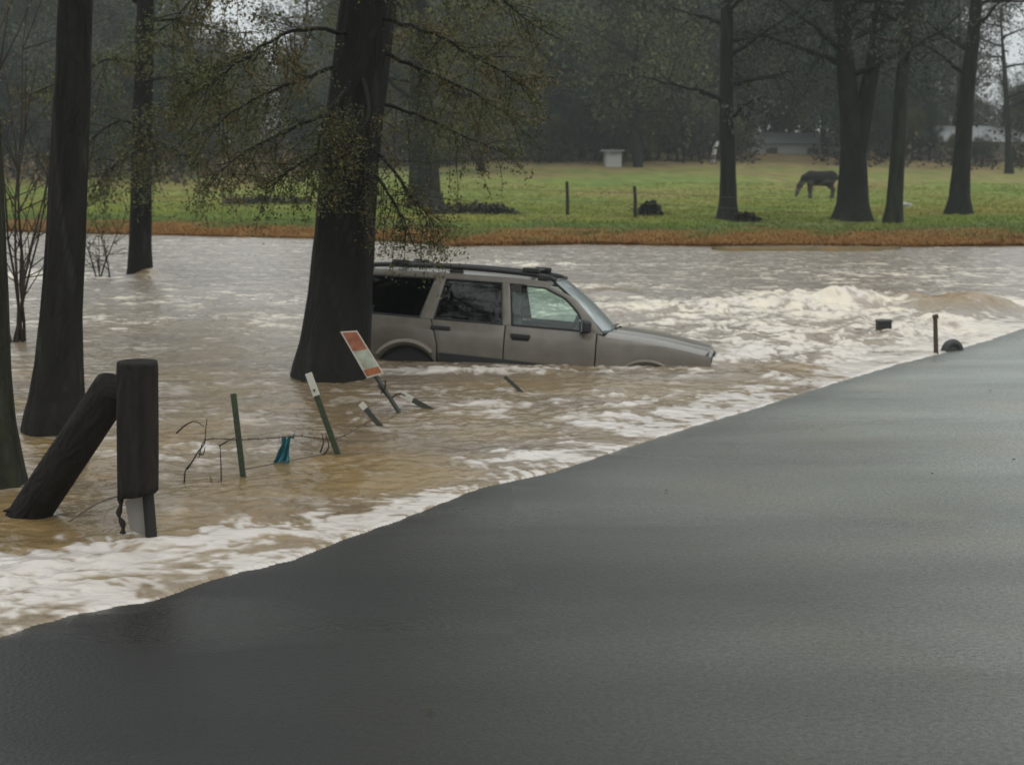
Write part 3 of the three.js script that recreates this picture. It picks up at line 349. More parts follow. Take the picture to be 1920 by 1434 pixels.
// ---------------------------------------------------------------- the stranded car
{
  const yaw = 8.5 * Math.PI / 180, pit = 3 * Math.PI / 180, roll = -4 * Math.PI / 180;
  const fx = V(Math.cos(yaw) * Math.cos(pit), -Math.sin(pit), Math.sin(yaw) * Math.cos(pit)), rz = V(-Math.sin(yaw), 0, Math.cos(yaw)).applyAxisAngle(fx, -roll * -1), uy = rz.clone().cross(fx);
  const P0 = onY(757, 678), O = P0.clone().addScaledVector(uy, -0.55).addScaledVector(rz, -0.86);
  const car = thing('car', 'taupe four-door off-road wagon stranded nose-down in the flood', 'car', O);
  car.quaternion.setFromRotationMatrix(new THREE.Matrix4().makeBasis(fx, uy, rz));
  const dirt = dataTex(512, (u, v) => { const n = 0.5 + 0.5 * fbm(u * 6, v * 6, 5, 6); return [0.72 + 0.36 * n, 0.70 + 0.36 * n, 0.66 + 0.36 * n]; });
  const paint = phys([0.165, 0.148, 0.124], 0.40, { metalness: 0.25, clearcoat: 0.7, clearcoatRoughness: 0.18, map: dirt });
  const clad = phys([0.165, 0.148, 0.120], 0.55, { clearcoat: 0.2, clearcoatRoughness: 0.4, map: dirt });
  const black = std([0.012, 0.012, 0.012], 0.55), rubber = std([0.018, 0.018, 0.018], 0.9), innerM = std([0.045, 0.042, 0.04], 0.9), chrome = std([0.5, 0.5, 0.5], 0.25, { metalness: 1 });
  const clear = phys([0.87, 0.95, 0.92], 0.02, { transmission: 1, thickness: 0, ior: 1.5 }), tint = phys([0.30, 0.32, 0.31], 0.03, { transmission: 1, thickness: 0, ior: 1.5 }), dark = phys([0.10, 0.105, 0.105], 0.03, { transmission: 1, thickness: 0, ior: 1.5 });
  const plan = (x) => x > 2 ? 1 - 0.095 * ((x - 2) / 1.5) ** 2.2 : x < -0.5 ? 1 - 0.05 * ((-0.5 - x) / 0.55) ** 2 : 1;
  const sideW = (y) => y < 0.98 ? 0.865 - 0.05 * ((0.80 - y) / 0.4) ** 2 - 0.012 * sstep(0.93, 0.98, y) : lerp(0.842, 0.64, (y - 0.98) / 0.585) + 0.018 * Math.sin(Math.PI * clamp((y - 0.98) / 0.585));
  const side = (x, y) => plan(x) * sideW(y);
  const roofY = (x) => 1.575 + 0.012 * Math.sin(Math.PI * clamp((x + 0.95) / 2.6)) - 0.02 * sstep(1.2, 1.62, x) - 0.02 * sstep(-0.6, -1, x);
  const belt = (x) => 1.066 - 0.016 * (x + 0.4);
  // Coons patch in side view, mapped onto the body side, with thickness
  const poly = (p) => (t) => { const n = p.length - 1, L = []; let s = 0; for (let i = 0; i < n; i++) { L.push(s); s += Math.hypot(p[i + 1][0] - p[i][0], p[i + 1][1] - p[i][1]); } t *= s; let i = n - 1; while (i > 0 && L[i] > t) i--; const l = Math.hypot(p[i + 1][0] - p[i][0], p[i + 1][1] - p[i][1]) || 1, q = (t - L[i]) / l; return [lerp(p[i][0], p[i + 1][0], q), lerp(p[i][1], p[i + 1][1], q)]; };
  function panel(bot, top, sgn, { off = 0, th = 0.02, nu = 24, nv = 14, left, right, sideF = side } = {}) {
    const B = poly(bot), T = poly(top), Lf = left ? poly(left) : (v) => [lerp(bot[0][0], top[0][0], v), lerp(bot[0][1], top[0][1], v)], Rt = right ? poly(right) : (v) => [lerp(bot.at(-1)[0], top.at(-1)[0], v), lerp(bot.at(-1)[1], top.at(-1)[1], v)];
    const mb = new MB(), id = [[], []];
    for (let layer = 0; layer < 2; layer++) for (let j = 0; j <= nv; j++) for (let i = 0; i <= nu; i++) { const u = i / nu, v = j / nv, b = B(u), t = T(u), l = Lf(v), r = Rt(v); const c = [0, 1].map((k) => (1 - v) * b[k] + v * t[k] + (1 - u) * l[k] + u * r[k] - ((1 - u) * (1 - v) * bot[0][k] + u * (1 - v) * bot.at(-1)[k] + (1 - u) * v * top[0][k] + u * v * top.at(-1)[k]));
      const ed = Math.min(i, nu - i, j, nv - j) === 0 && !layer ? 0.004 : 0; id[layer].push(mb.v(c[0], c[1], sgn * (sideF(c[0], c[1]) + off - ed - layer * th), null, c[0], c[1])); }
    const at = (l, i, j) => id[l][j * (nu + 1) + i], q = (a, b, c, d) => sgn > 0 ? mb.quad(a, b, c, d) : mb.quad(a, d, c, b);
    for (let j = 0; j < nv; j++) for (let i = 0; i < nu; i++) { q(at(0, i, j), at(0, i + 1, j), at(0, i + 1, j + 1), at(0, i, j + 1)); q(at(1, i, j), at(1, i, j + 1), at(1, i + 1, j + 1), at(1, i + 1, j)); }
    const rim = []; for (let i = 0; i < nu; i++) rim.push([i, 0]); for (let j = 0; j < nv; j++) rim.push([nu, j]); for (let i = nu; i > 0; i--) rim.push([i, nv]); for (let j = nv; j > 0; j--) rim.push([0, j]);
    for (let k = 0; k < rim.length; k++) { const [a, b] = rim[k], [c, d] = rim[(k + 1) % rim.length], e = [mb.v(...mb.p.slice(at(0, a, b) * 3, at(0, a, b) * 3 + 3)), mb.v(...mb.p.slice(at(0, c, d) * 3, at(0, c, d) * 3 + 3)), mb.v(...mb.p.slice(at(1, c, d) * 3, at(1, c, d) * 3 + 3)), mb.v(...mb.p.slice(at(1, a, b) * 3, at(1, a, b) * 3 + 3))]; q(e[1], e[0], e[3], e[2]); }
    return mb.geo();
  }
  const arc = (cx, cy, r, a0, a1, n = 14) => Array.from({ length: n + 1 }, (_, k) => { const a = lerp(a0, a1, k / n); return [cx + Math.cos(a) * r, cy + Math.sin(a) * r]; });
  const RC = [0.03, 0.36], FC = [2.76, 0.33], AR = 0.385;
  const beltLine = (a, b, dy = 0) => Array.from({ length: 9 }, (_, k) => [lerp(a, b, k / 8), belt(lerp(a, b, k / 8)) + dy]);
  const hoodY = (x) => x < 2.2 ? 1.03 : 1.035 - 0.055 * ((x - 2.2) / 0.75) ** 1.5 - 0.022 * sstep(2.8, 3.45, x);
  for (const s of [1, -1]) {
    const qa = arc(...RC, AR, Math.PI - 0.16, 0.50);
    part(car, 'rear_quarter_panel', panel([[-1.03, 0.455], ...qa], beltLine(-1.04, 0.272), s, { nu: 44, right: [qa.at(-1), [0.36, 0.78], [0.30, 0.98], [0.272, belt(0.272)]] }), paint);
    const rd = part(car, 'rear_door', panel([[0.40, 0.46], [1.13, 0.44]], beltLine(0.284, 1.13), s, { left: [[0.40, 0.46], [0.398, 0.56], [0.372, 0.78], [0.312, 0.98], [0.284, belt(0.284)]] }), paint);
    const fd = part(car, 'front_door', panel([[1.145, 0.44], [2.17, 0.42]], beltLine(1.145, 2.17), s), paint);
    for (const [d, hx, hy] of [[rd, 0.40, 0.965], [fd, 1.32, 0.935]]) { const h = part(d, 'handle', new RoundedBoxGeometry(0.23, 0.05, 0.03, 2, 0.012), black); h.position.set(hx, hy, s * (side(hx, hy) + 0.012)); h.rotation.z = -0.02; const c = part(d, 'handle_recess', new RoundedBoxGeometry(0.20, 0.035, 0.012, 2, 0.005), rubber); c.position.set(hx, hy - 0.035, s * (side(hx, hy) + 0.001)); }
    const ft = Array.from({ length: 15 }, (_, k) => { const x = lerp(2.185, 3.46, k / 14); return [x, (x < 2.25 ? belt(2.17) - 0.01 : hoodY(x) - 0.045)]; });
    part(car, 'front_fender', panel([[2.185, 0.42], [FC[0] - AR - 0.005, 0.42], ...arc(...FC, AR, Math.PI - 0.1, 0.1), [3.2, 0.45], [3.47, 0.47]], ft, s, { nu: 60, nv: 16 }), paint);
    for (const [c, nm] of [[RC, 'rear'], [FC, 'front']]) { const pts = arc(...c, AR + 0.04, nm === 'rear' ? Math.PI * 0.80 : Math.PI * 1.06, nm === 'rear' ? 0.26 * Math.PI : -0.06 * Math.PI, 26).map(([x, y]) => V(x, y, s * (side(x, Math.max(0.5, y)) + 0.006))), mb = new MB(); tube(mb, pts, pts.map(() => nm === 'rear' ? 0.05 : 0.034), 8, (a) => 1 - 0.3 * Math.abs(Math.sin(a)), null); part(car, 'wheel_arch_flare', mb.geo(), clad); }
    part(car, 'rocker_shade', panel([[0.40, 0.50], [1.3, 0.55], [2.15, 0.585]], [[0.40, 0.685], [1.3, 0.655], [2.15, 0.615]], s, { off: 0.02, th: 0.022, nu: 20, nv: 3 }), std([0.016, 0.018, 0.018], 0.5));  // dark strip standing in for the shade under the rocker
    // roof side rail and pillars
    const ry = (x) => roofY(x) - 0.002, rl = (a, b, dy) => Array.from({ length: 9 }, (_, k) => [lerp(a, b, k / 8), ry(lerp(a, b, k / 8)) + dy]);
    part(car, 'roof_rail_panel', panel(rl(-0.93, 1.60, -0.062), rl(-0.93, 1.64, 0), s, { nv: 4, nu: 30 }), paint);
    const pil = (b0, b1, t0, t1) => part(car, 'pillar', panel([[b0, belt(b0) + 0.004], [b1, belt(b1) + 0.004]], [[t0, ry(t0) - 0.066], [t1, ry(t1) - 0.066]], s, { nu: 6, nv: 12, th: 0.035 }), paint);
    pil(0.145, 0.305, 0.275, 0.395); pil(1.105, 1.205, 1.05, 1.135); pil(-1.03, -0.86, -0.93, -0.74);
    part(car, 'pillar', panel([[2.085, belt(2.085) + 0.003], [1.945, 1.25], [1.80, 1.385], [1.56, ry(1.56) - 0.066]], [[2.25, belt(2.25) - 0.01], [2.085, 1.21], [1.90, 1.39], [1.625, ry(1.6) - 0.05]], s, { nu: 20, nv: 4, th: 0.04 }), paint);
    // glass with rubber seals
    const win = (bot, top, m, left, right) => { const w = part(car, 'side_window', panel(bot, top, s, { off: -0.014, th: 0.001, nu: 14, nv: 8, left, right }), m); const loop = [...bot, ...(right ? right.slice(1, -1) : []), ...[...top].reverse(), ...(left ? [...left].reverse().slice(1, -1) : [])].map(([x, y]) => V(x, y, s * (side(x, y) - 0.006))); loop.push(loop[0].clone()); const mb = new MB(); tube(mb, loop, loop.map(() => 0.013), 5, null, null); part(w, 'window_seal', mb.geo(), rubber); return w; };
    win([[-0.85, belt(-0.85) + 0.01], [0.14, belt(0.14) + 0.01]], [[-0.73, ry(-0.73) - 0.072], [0.268, ry(0.268) - 0.072]], dark);
    win([[0.315, belt(0.31) + 0.01], [1.10, belt(1.1) + 0.01]], [[0.402, ry(0.4) - 0.072], [1.044, ry(1.04) - 0.072]], tint);
    win([[1.212, belt(1.21) + 0.01], [2.07, belt(2.07) + 0.01]], [[1.142, ry(1.14) - 0.072], [1.55, ry(1.55) - 0.072]], clear, null, [[2.07, belt(2.07) + 0.01], [1.935, 1.245], [1.79, 1.38], [1.55, ry(1.55) - 0.072]]);
    // inner door skins keep the daylight out
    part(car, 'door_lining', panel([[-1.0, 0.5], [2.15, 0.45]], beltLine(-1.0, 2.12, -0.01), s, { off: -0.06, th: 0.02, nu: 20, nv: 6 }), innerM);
    if (s > 0) part(car, 'seat_belt', new THREE.BoxGeometry(0.09, 0.5, 0.05), innerM).position.set(1.23, 1.26, s * 0.66);
    // mirror
    const mir = part(car, 'door_mirror', new RoundedBoxGeometry(0.11, 0.145, 0.2, 3, 0.04), black); mir.position.set(2.06, 1.10, s * 0.99); mir.rotation.y = s * 0.25; const arm = part(mir, 'mirror_arm', new THREE.BoxGeometry(0.07, 0.06, 0.14), black); arm.position.set(0, -0.05, -s * 0.12); part(mir, 'mirror_glass', new RoundedBoxGeometry(0.008, 0.11, 0.165, 2, 0.004), chrome).position.set(-0.056, 0, 0);
    // roof rack rail
    const rp = [[-0.66, 1.578], [-0.6, 1.60], [-0.45, 1.628], [-0.1, 1.645], [0.6, 1.655], [1.3, 1.632], [1.56, 1.608], [1.66, 1.575]].map(([x, y]) => V(x, y, s * 0.575)), rm = new MB(); tube(rm, spline(rp, 30), Array(31).fill(0.027), 8, (a) => 1 - 0.25 * Math.cos(a) ** 2, null); const rail = part(car, 'roof_rack_rail', rm.geo(), black);
    for (const fxx of [-0.55, 0.5, 1.52]) part(rail, 'rail_foot', new RoundedBoxGeometry(0.16, 0.06, 0.05, 2, 0.015), black).position.set(fxx, 1.598, s * 0.575);
    // wheels
    for (const c of [RC, FC]) { const w = new THREE.Group(); w.name = 'wheel'; w.position.set(c[0], 0.365, s * 0.74); car.add(w); const pr = [[0.2, -0.1], [0.30, -0.105], [0.345, -0.095], [0.362, -0.06], [0.365, 0], [0.362, 0.06], [0.345, 0.095], [0.30, 0.105], [0.2, 0.1]].map(([a, b]) => new THREE.Vector2(a, b)); part(w, 'tyre', new THREE.LatheGeometry(pr, 32).rotateX(Math.PI / 2), rubber); part(w, 'rim', new THREE.CylinderGeometry(0.2, 0.2, 0.16, 24).rotateX(Math.PI / 2), chrome); }
    // lamps
    const hl = part(car, 'headlight', new RoundedBoxGeometry(0.06, 0.14, 0.3, 3, 0.02), phys([0.05, 0.05, 0.048], 0.15, { clearcoat: 1 })); hl.position.set(3.425, 0.80, s * 0.50); const ts = part(car, 'turn_signal', new RoundedBoxGeometry(0.12, 0.19, 0.10, 3, 0.03), std([0.03, 0.02, 0.015], 0.3)); ts.position.set(3.40, 0.735, s * 0.715);
    part(car, 'tail_light', new RoundedBoxGeometry(0.08, 0.3, 0.16, 2, 0.02), phys([0.25, 0.01, 0.01], 0.15)).position.set(-1.02, 0.9, s * 0.72);
  }
  // roof, windshield, hood, nose, tail
  part(car, 'roof', gridGeo(30, 24, (i, j) => { const x = lerp(-0.96, 1.64, i / 30), v = j / 12 - 1, hw = side(x, roofY(x)) - 0.002, z = v * hw; return [x + (i > 26 ? 0.05 * (1 - v * v) * (i - 26) / 4 : 0), roofY(x) + 0.035 * (1 - Math.abs(v) ** 2.6) - 0.002, z, null, x, z]; }), paint);
  part(car, 'headliner', gridGeo(10, 10, (i, j) => { const x = lerp(-0.9, 1.58, i / 10), v = j / 5 - 1; return [x, roofY(x) - 0.035 + 0.03 * (1 - v * v), v * 0.62, null]; }), innerM);
  const ws = part(car, 'windshield', gridGeo(16, 24, (i, j) => { const u = i / 16, v = j / 12 - 1, b = 1 - v * v; return [lerp(1.64, 2.20, u) + b * lerp(0.06, 0.15, u), lerp(1.555, 1.05, u) + 0.03 * Math.sin(Math.PI * u) + 0.03 * b * (1 - u), v * lerp(0.625, 0.775, u), null]; }), phys([0.62, 0.70, 0.69], 0.12, { transmission: 0.6, thickness: 0 }));  // pale, partly opaque glass colour imitates the grey sky reflection
  for (const s of [1, -1]) { const mb = new MB(); tube(mb, [V(1.64, 1.56, s * 0.627), V(1.93, 1.335, s * 0.70), V(2.22, 1.045, s * 0.78)], [0.016, 0.016, 0.016], 6, null, null); part(ws, 'windshield_trim', mb.geo(), rubber); }
  part(car, 'cowl', gridGeo(6, 20, (i, j) => { const u = i / 6, v = j / 10 - 1, b = 1 - v * v; return [lerp(2.17, 2.26, u) + b * 0.15, lerp(1.055, 1.030, u) + 0.012 * b - 0.004, v * 0.79, null]; }), black);
  part(car, 'wiper', tubeGeo([V(2.36, 1.075, 0.42), V(2.33, 1.10, 0.1), V(2.34, 1.09, -0.25)], [0.012, 0.012, 0.01], 5, null, null), black);
  const hoodG = gridGeo(40, 32, (i, j) => { const u = i / 40, v = j / 16 - 1, b = 1 - v * v, x = lerp(2.245, 3.45, u) + b * lerp(0.15, 0.045, u), hw = side(x, hoodY(x) - 0.03) - 0.012; return [x, hoodY(x) + 0.03 * b - 0.05 * Math.abs(v) ** 8 - 0.035 * sstep(0.95, 1, u) + 0.012 * (sstep(0.62, 0.55, Math.abs(v)) - sstep(0.40, 0.34, Math.abs(v)) * 0), v * hw, null, x, v * hw]; });
  part(car, 'hood', hoodG, paint);
  const nose = part(car, 'front_panel', gridGeo(12, 24, (i, j) => { const u = i / 12, v = j / 12 - 1; return [3.465 + 0.035 * (1 - v * v) - 0.02 * Math.abs(v) ** 6 - 0.04 * (1 - sstep(0, 0.2, u)), lerp(0.885, 0.50, u) + 0.02 * (1 - v * v) * (1 - u), v * 0.775, null]; }), black);
  const gr = part(car, 'grille', new RoundedBoxGeometry(0.03, 0.14, 0.72, 2, 0.012), black); gr.position.set(3.488, 0.785, 0); for (let k = -4; k <= 4; k++) part(gr, 'grille_bar', new THREE.BoxGeometry(0.014, 0.12, 0.02), rubber).position.set(0.018, 0, k * 0.082);
  part(car, 'front_bumper', new RoundedBoxGeometry(0.16, 0.2, 1.62, 4, 0.06), clad).position.set(3.46, 0.55, 0);
  part(car, 'rear_bumper', new RoundedBoxGeometry(0.16, 0.2, 1.62, 4, 0.06), clad).position.set(-1.06, 0.55, 0);
  part(car, 'tailgate', gridGeo(6, 10, (i, j) => { const u = i / 6, v = j / 5 - 1; return [-1.05 - 0.03 * (1 - v * v), lerp(0.5, 1.07, u), v * 0.78, null]; }), paint);
  part(car, 'rear_window', gridGeo(6, 10, (i, j) => { const u = i / 6, v = j / 5 - 1; return [lerp(-1.05, -0.95, u) - 0.03 * (1 - v * v), lerp(1.075, 1.56, u), v * lerp(0.78, 0.63, u), null]; }), dark);
  const xb = (x) => { const g = part(car, 'roof_rack_crossbar', new RoundedBoxGeometry(0.06, 0.025, 1.16, 2, 0.01), black); g.position.set(x, 1.675, 0); for (const s of [1, -1]) part(g, 'clamp', new RoundedBoxGeometry(0.2, 0.06, 0.07, 3, 0.02), black).position.set(0, 0.0, s * 0.57); }; xb(-0.16); xb(1.36);
  // cabin
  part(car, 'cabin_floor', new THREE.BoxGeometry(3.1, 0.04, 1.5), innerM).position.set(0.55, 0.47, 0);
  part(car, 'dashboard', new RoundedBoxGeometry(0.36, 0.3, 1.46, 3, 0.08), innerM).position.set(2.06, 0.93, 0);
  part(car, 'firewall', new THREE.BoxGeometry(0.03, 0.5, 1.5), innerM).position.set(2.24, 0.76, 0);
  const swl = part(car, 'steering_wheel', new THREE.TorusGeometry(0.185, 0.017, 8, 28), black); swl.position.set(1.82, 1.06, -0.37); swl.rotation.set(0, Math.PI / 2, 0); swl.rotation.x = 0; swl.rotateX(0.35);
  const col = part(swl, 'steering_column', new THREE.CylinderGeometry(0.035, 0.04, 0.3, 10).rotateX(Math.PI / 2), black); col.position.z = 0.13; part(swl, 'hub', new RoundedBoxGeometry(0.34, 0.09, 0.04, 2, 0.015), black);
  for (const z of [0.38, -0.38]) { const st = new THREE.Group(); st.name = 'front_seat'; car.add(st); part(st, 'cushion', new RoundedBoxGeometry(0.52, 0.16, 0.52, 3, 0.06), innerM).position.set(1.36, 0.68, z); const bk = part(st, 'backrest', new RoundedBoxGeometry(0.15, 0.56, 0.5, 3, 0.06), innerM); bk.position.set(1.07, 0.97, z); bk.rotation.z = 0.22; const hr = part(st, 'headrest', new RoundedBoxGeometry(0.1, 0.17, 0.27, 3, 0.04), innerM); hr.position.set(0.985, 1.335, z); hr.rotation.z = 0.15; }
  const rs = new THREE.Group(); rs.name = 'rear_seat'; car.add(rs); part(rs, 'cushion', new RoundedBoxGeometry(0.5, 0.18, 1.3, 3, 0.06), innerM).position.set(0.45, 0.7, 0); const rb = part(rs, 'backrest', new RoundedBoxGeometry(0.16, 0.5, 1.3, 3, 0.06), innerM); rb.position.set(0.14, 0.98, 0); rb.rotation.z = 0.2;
}

// ---------------------------------------------------------------- timber, fence and wreckage in the near water
const woodDark = phys([1, 1, 1], 0.85, { specularIntensity: 0.4, vertexColors: true, bumpMap: barkBump, bumpScale: 0.015 });
const woodTone = (k, seed) => (a, l) => { const n = fbm(a * 3 + seed, l * 1.2, 3), g = Math.abs(pn(a * 9 + seed, l * 0.7)); const q = k * (0.8 + 0.5 * n + 0.5 * g); return [0.017 * q, 0.0145 * q, 0.012 * q]; };
const steel = std([0.05, 0.055, 0.045], 0.6, { metalness: 0.3 }), greenSteel = std([0.035, 0.05, 0.025], 0.6), whiteP = std([0.5, 0.48, 0.42], 0.6), wireM = std([0.06, 0.045, 0.035], 0.7);
{ // upright post hung on a steel stake
  const b = onY(283, 1016), z = b.z, t = thing('broken_post', 'thick upright dark timber post held above the foam by a thin stake', 'post');
  const top = onZ(257, 682, z), bot = onZ(258, 926, z), R = 38.5 * -z / F, n = 14, pts = [], rad = []; for (let k = 0; k <= n; k++) { pts.push(top.clone().lerp(bot, k / n)); rad.push(R); } pts.reverse();
  rad[n] = R * 0.985; pts.push(pts[n].clone().add(V(0, 0.015, 0))); rad.push(R * 0.95);
  const g = tubeGeo(pts, rad, 30, (a, l) => 1 + 0.02 * pn(Math.cos(a) * 3, Math.sin(a) * 3 + l) + 0.045 * Math.abs(pn(a * 7, l * 0.8)), woodTone(1.1, 2), true); const P = g.attributes.position; for (let k = 0; k < P.count; k++) { const y = P.getY(k); if (y < bot.y + 0.02) P.setY(k, y + (P.getX(k) - bot.x) * 0.2 + 0.012 * pn(P.getX(k) * 30, P.getZ(k) * 30)); } g.computeVertexNormals(); part(t, 'timber', g, woodDark);
  const s0 = onZ(286, 1040, z), s1 = onZ(273, 880, z); part(t, 'stake', tubeGeo([s0.clone().setY(-0.3), s0, s1], [0.032, 0.032, 0.032], 8, (a) => 0.85 + 0.25 * Math.abs(Math.cos(a * 2)), null), std([0.012, 0.012, 0.011], 0.85));
  const w = spline([onZ(222, 925, z + 0.02), onZ(226, 945, z + 0.03), onZ(222, 965, z + 0.04), onZ(230, 985, z + 0.03), onZ(229, 1000, z + 0.03)], 16); part(t, 'torn_strip', tubeGeo(w, w.map((_, i) => 0.007 + 0.012 * Math.abs(Math.sin(i * 0.7))), 6, null, [0.025, 0.02, 0.017]), twigMat);
  const pl = new THREE.Shape([[230, 942], [262, 930], [268, 965], [279, 1014], [240, 996]].map(([x, y]) => { const p = onZ(x, y, z); return new THREE.Vector2(p.x, p.y); })); part(t, 'pale_plate', new THREE.ExtrudeGeometry(pl, { depth: 0.008, bevelEnabled: false }).translate(0, 0, z - 0.045), std([0.24, 0.225, 0.20], 0.6));
  const v = spline([onZ(222, 930, z), onZ(190, 940, z), onZ(158, 958, z + 0.05), onZ(128, 978, z + 0.08)], 16); part(t, 'wire', tubeGeo(v, v.map(() => 0.004), 5, null, null), wireM);
}
{ // the log that leans on it
  const b = onY(62, 962), t = thing('log', 'dark log leaning up from the water against the upright timber post', 'log'), z0 = b.z, z1 = onY(283, 1016).z - 0.16;
  const p0 = onZ(40, 985, z0), p1 = onZ(212, 727, z1), R = 37 * -z0 / F, n = 16, pts = [], rad = []; for (let k = -2; k <= n; k++) { pts.push(p0.clone().lerp(p1, k / n)); rad.push(R * (1.02 - 0.06 * k / n)); } const d = p1.clone().sub(p0).normalize(); pts.push(p1.clone().addScaledVector(d, 0.02)); rad.push(R * 0.8);
  part(t, 'timber', tubeGeo(pts, rad, 30, (a, l) => 1 + 0.03 * pn(Math.cos(a) * 3 + 5, Math.sin(a) * 3 + l) + 0.02 * Math.abs(pn(a * 7, l * 0.8 + 4)), woodTone(0.95, 9), true), woodDark);
  part(t, 'splinter', tubeGeo([onZ(30, 955, z0 + 0.1), onZ(4, 958, z0 + 0.12)], [0.03, 0.004], 6, null, BARK), twigMat);
}
// T-section posts of the drowned wire fence
function tpost(label, p0, p1, mat, { w = 0.03, tip, knobs = true, name = 'fence_post', dz = 0 } = {}) {
  const base = onY(...p0), z = base.z, a = base, b = onZ(...p1, z + dz), t = thing(name, label, 'fence post', base, 'posts of the drowned wire fence'); const loc = b.clone().sub(a), L = loc.length();
  const g = mergeGeometries([new THREE.BoxGeometry(w, L + 0.35, 0.008).translate(0, L / 2 - 0.175, 0), new THREE.BoxGeometry(0.008, L + 0.35, w * 0.9).translate(0, L / 2 - 0.175, -w * 0.5)]);
  const q = new THREE.Quaternion().setFromUnitVectors(V(0, 1, 0), loc.clone().normalize()); const stem = part(t, 'stem', g, mat); stem.quaternion.copy(q);
  if (knobs) { const ks = []; for (let y = 0.05; y < L - 0.1; y += 0.055) ks.push(new THREE.BoxGeometry(0.014, 0.018, 0.014).translate(0, y, 0.009)); part(t, 'studs', mergeGeometries(ks), mat, 'stuff').quaternion.copy(q); }
  if (tip) { const m = part(t, 'white_tip', new THREE.BoxGeometry(w * 1.12, L * tip, 0.018), whiteP); m.position.copy(loc).multiplyScalar(1 - tip / 2 + 0.003); m.quaternion.copy(q); }
  return [a, b];
}
const twigs = (t, list, z, rad, col = [0.03, 0.025, 0.02]) => { for (const l of list) { const p = spline(l.map(([x, y, dz]) => onZ(x, y, z + (dz ?? 0))), 10); part(t, 'twig', tubeGeo(p, p.map((_, i) => rad * (1 - 0.06 * i)), 5, null, col), twigMat); } };
const [pa, pb] = tpost('upright green steel fence post left of the blue rag', [456, 900], [437, 738], greenSteel, { w: 0.042, tip: 0 });
const [pc, pd] = tpost('leaning fence post with a long white tip left of the striped panel', [634, 854], [578, 700], greenSteel, { w: 0.046, tip: 0.27 });
const [pe, pf] = tpost('short tilted post stub with white tip below the striped panel', [713, 799], [676, 756], steel, { w: 0.045, tip: 0.24, knobs: false });
tpost('low post stub with white end right of the striped panel\'s stake', [800, 764], [752, 738], steel, { w: 0.05, tip: 0.45, knobs: false });
tpost('small dark stub poking out of the water below the car doors', [977, 734], [946, 706], steel, { w: 0.035, knobs: false });
const worn = dataTex(256, (u, v) => { const n = fbm(u * 5, v * 5, 4, 5); return [0.8 + 0.35 * n, 0.8 + 0.5 * n, 0.8 + 0.6 * n]; });
{ // striped hazard panel
  const b = onY(747, 772), z = b.z, t = thing('hazard_panel', 'tilted orange and white striped hazard panel leaning in front of the trunk', 'sign', b);
  const C = [[638, 622], [669, 620], [719, 700], [688, 709]].map(([x, y]) => onZ(x, y, z).sub(b)), at = (u, v) => C[0].clone().lerp(C[1], u).lerp(C[3].clone().lerp(C[2], u), v);
  const plate = (u0, u1, v0, v1, th, dz) => { const mb = new MB(), q = [at(u0, v0), at(u1, v0), at(u1, v1), at(u0, v1)], f = q.map((p) => [p.x, p.y, dz + th]), k = q.map((p) => [p.x, p.y, dz]); const fa = (a) => { const id = a.map((p) => mb.v(...p, null, p[0] * 2.2, p[1] * 2.2)); mb.quad(...id); }; fa([f[3], f[2], f[1], f[0]]); fa(k); for (let i = 0; i < 4; i++) { const j = (i + 1) % 4; fa([f[i], f[j], k[j], k[i]]); } return mb.geo(); };
  part(t, 'board', plate(0, 1, 0, 1, 0.02, -0.01), std([0.50, 0.47, 0.40], 0.6));
  const or = std([0.36, 0.125, 0.065], 0.6, { map: worn }), wh = std([0.42, 0.45, 0.36], 0.6, { map: worn }); part(t, 'orange_stripe', plate(0.10, 0.95, 0.02, 0.42, 0.004, 0.01), or); part(t, 'white_stripe', plate(0.14, 0.95, 0.43, 0.82, 0.004, 0.01), wh); part(t, 'orange_stripe', plate(0.06, 0.95, 0.83, 0.965, 0.004, 0.01), std([0.40, 0.135, 0.05], 0.6, { map: worn }));
  const s1 = at(0.45, 0.8); part(t, 'stake', tubeGeo([V(0.06, -0.3, -0.02), V(0, 0, -0.02), s1.clone().setZ(-0.03)], [0.022, 0.022, 0.022], 6, null, null), steel);
  const tw = (l) => { const p = spline(l.map(([x, y]) => onZ(x, y, z).sub(b)), 8); part(t, 'twig', tubeGeo(p, p.map(() => 0.007), 5, null, [0.03, 0.026, 0.02]), twigMat); }; tw([[708, 722], [718, 735], [728, 745]]); tw([[722, 712], [722, 726], [714, 738]]); tw([[735, 745], [748, 738], [760, 742]]);
}
{ // barbed wire strands between the posts
  const t = thing('barbed_wire', 'sagging barbed wire strung low between the tilted fence posts', 'wire');
  const m = (p, q, u) => p.clone().lerp(q, u); const pts = [onZ(372, 858, pa.z + 0.15), onZ(384, 826, pa.z + 0.1), m(pa, pb, 0.47), onZ(500, 822, lerp(pa.z, pc.z, 0.3)), onZ(560, 818, lerp(pa.z, pc.z, 0.6)), m(pc, pd, 0.2), onZ(665, 805, lerp(pc.z, pe.z, 0.5)), m(pe, pf, 0.35)];
  const p = spline(pts, 60); part(t, 'strand', tubeGeo(p, p.map(() => 0.0045), 5, null, null), wireM); const bs = []; for (let k = 2; k < 60; k += 3) bs.push(new THREE.BoxGeometry(0.004, 0.03, 0.004).translate(p[k].x, p[k].y, p[k].z)); part(t, 'barbs', mergeGeometries(bs), wireM, 'stuff');
  const q = spline([m(pa, pb, 0.12), onZ(500, 872, pa.z - 0.3), m(pc, pd, 0.05)], 20); part(t, 'strand', tubeGeo(q, q.map(() => 0.004), 5, null, null), wireM);
}
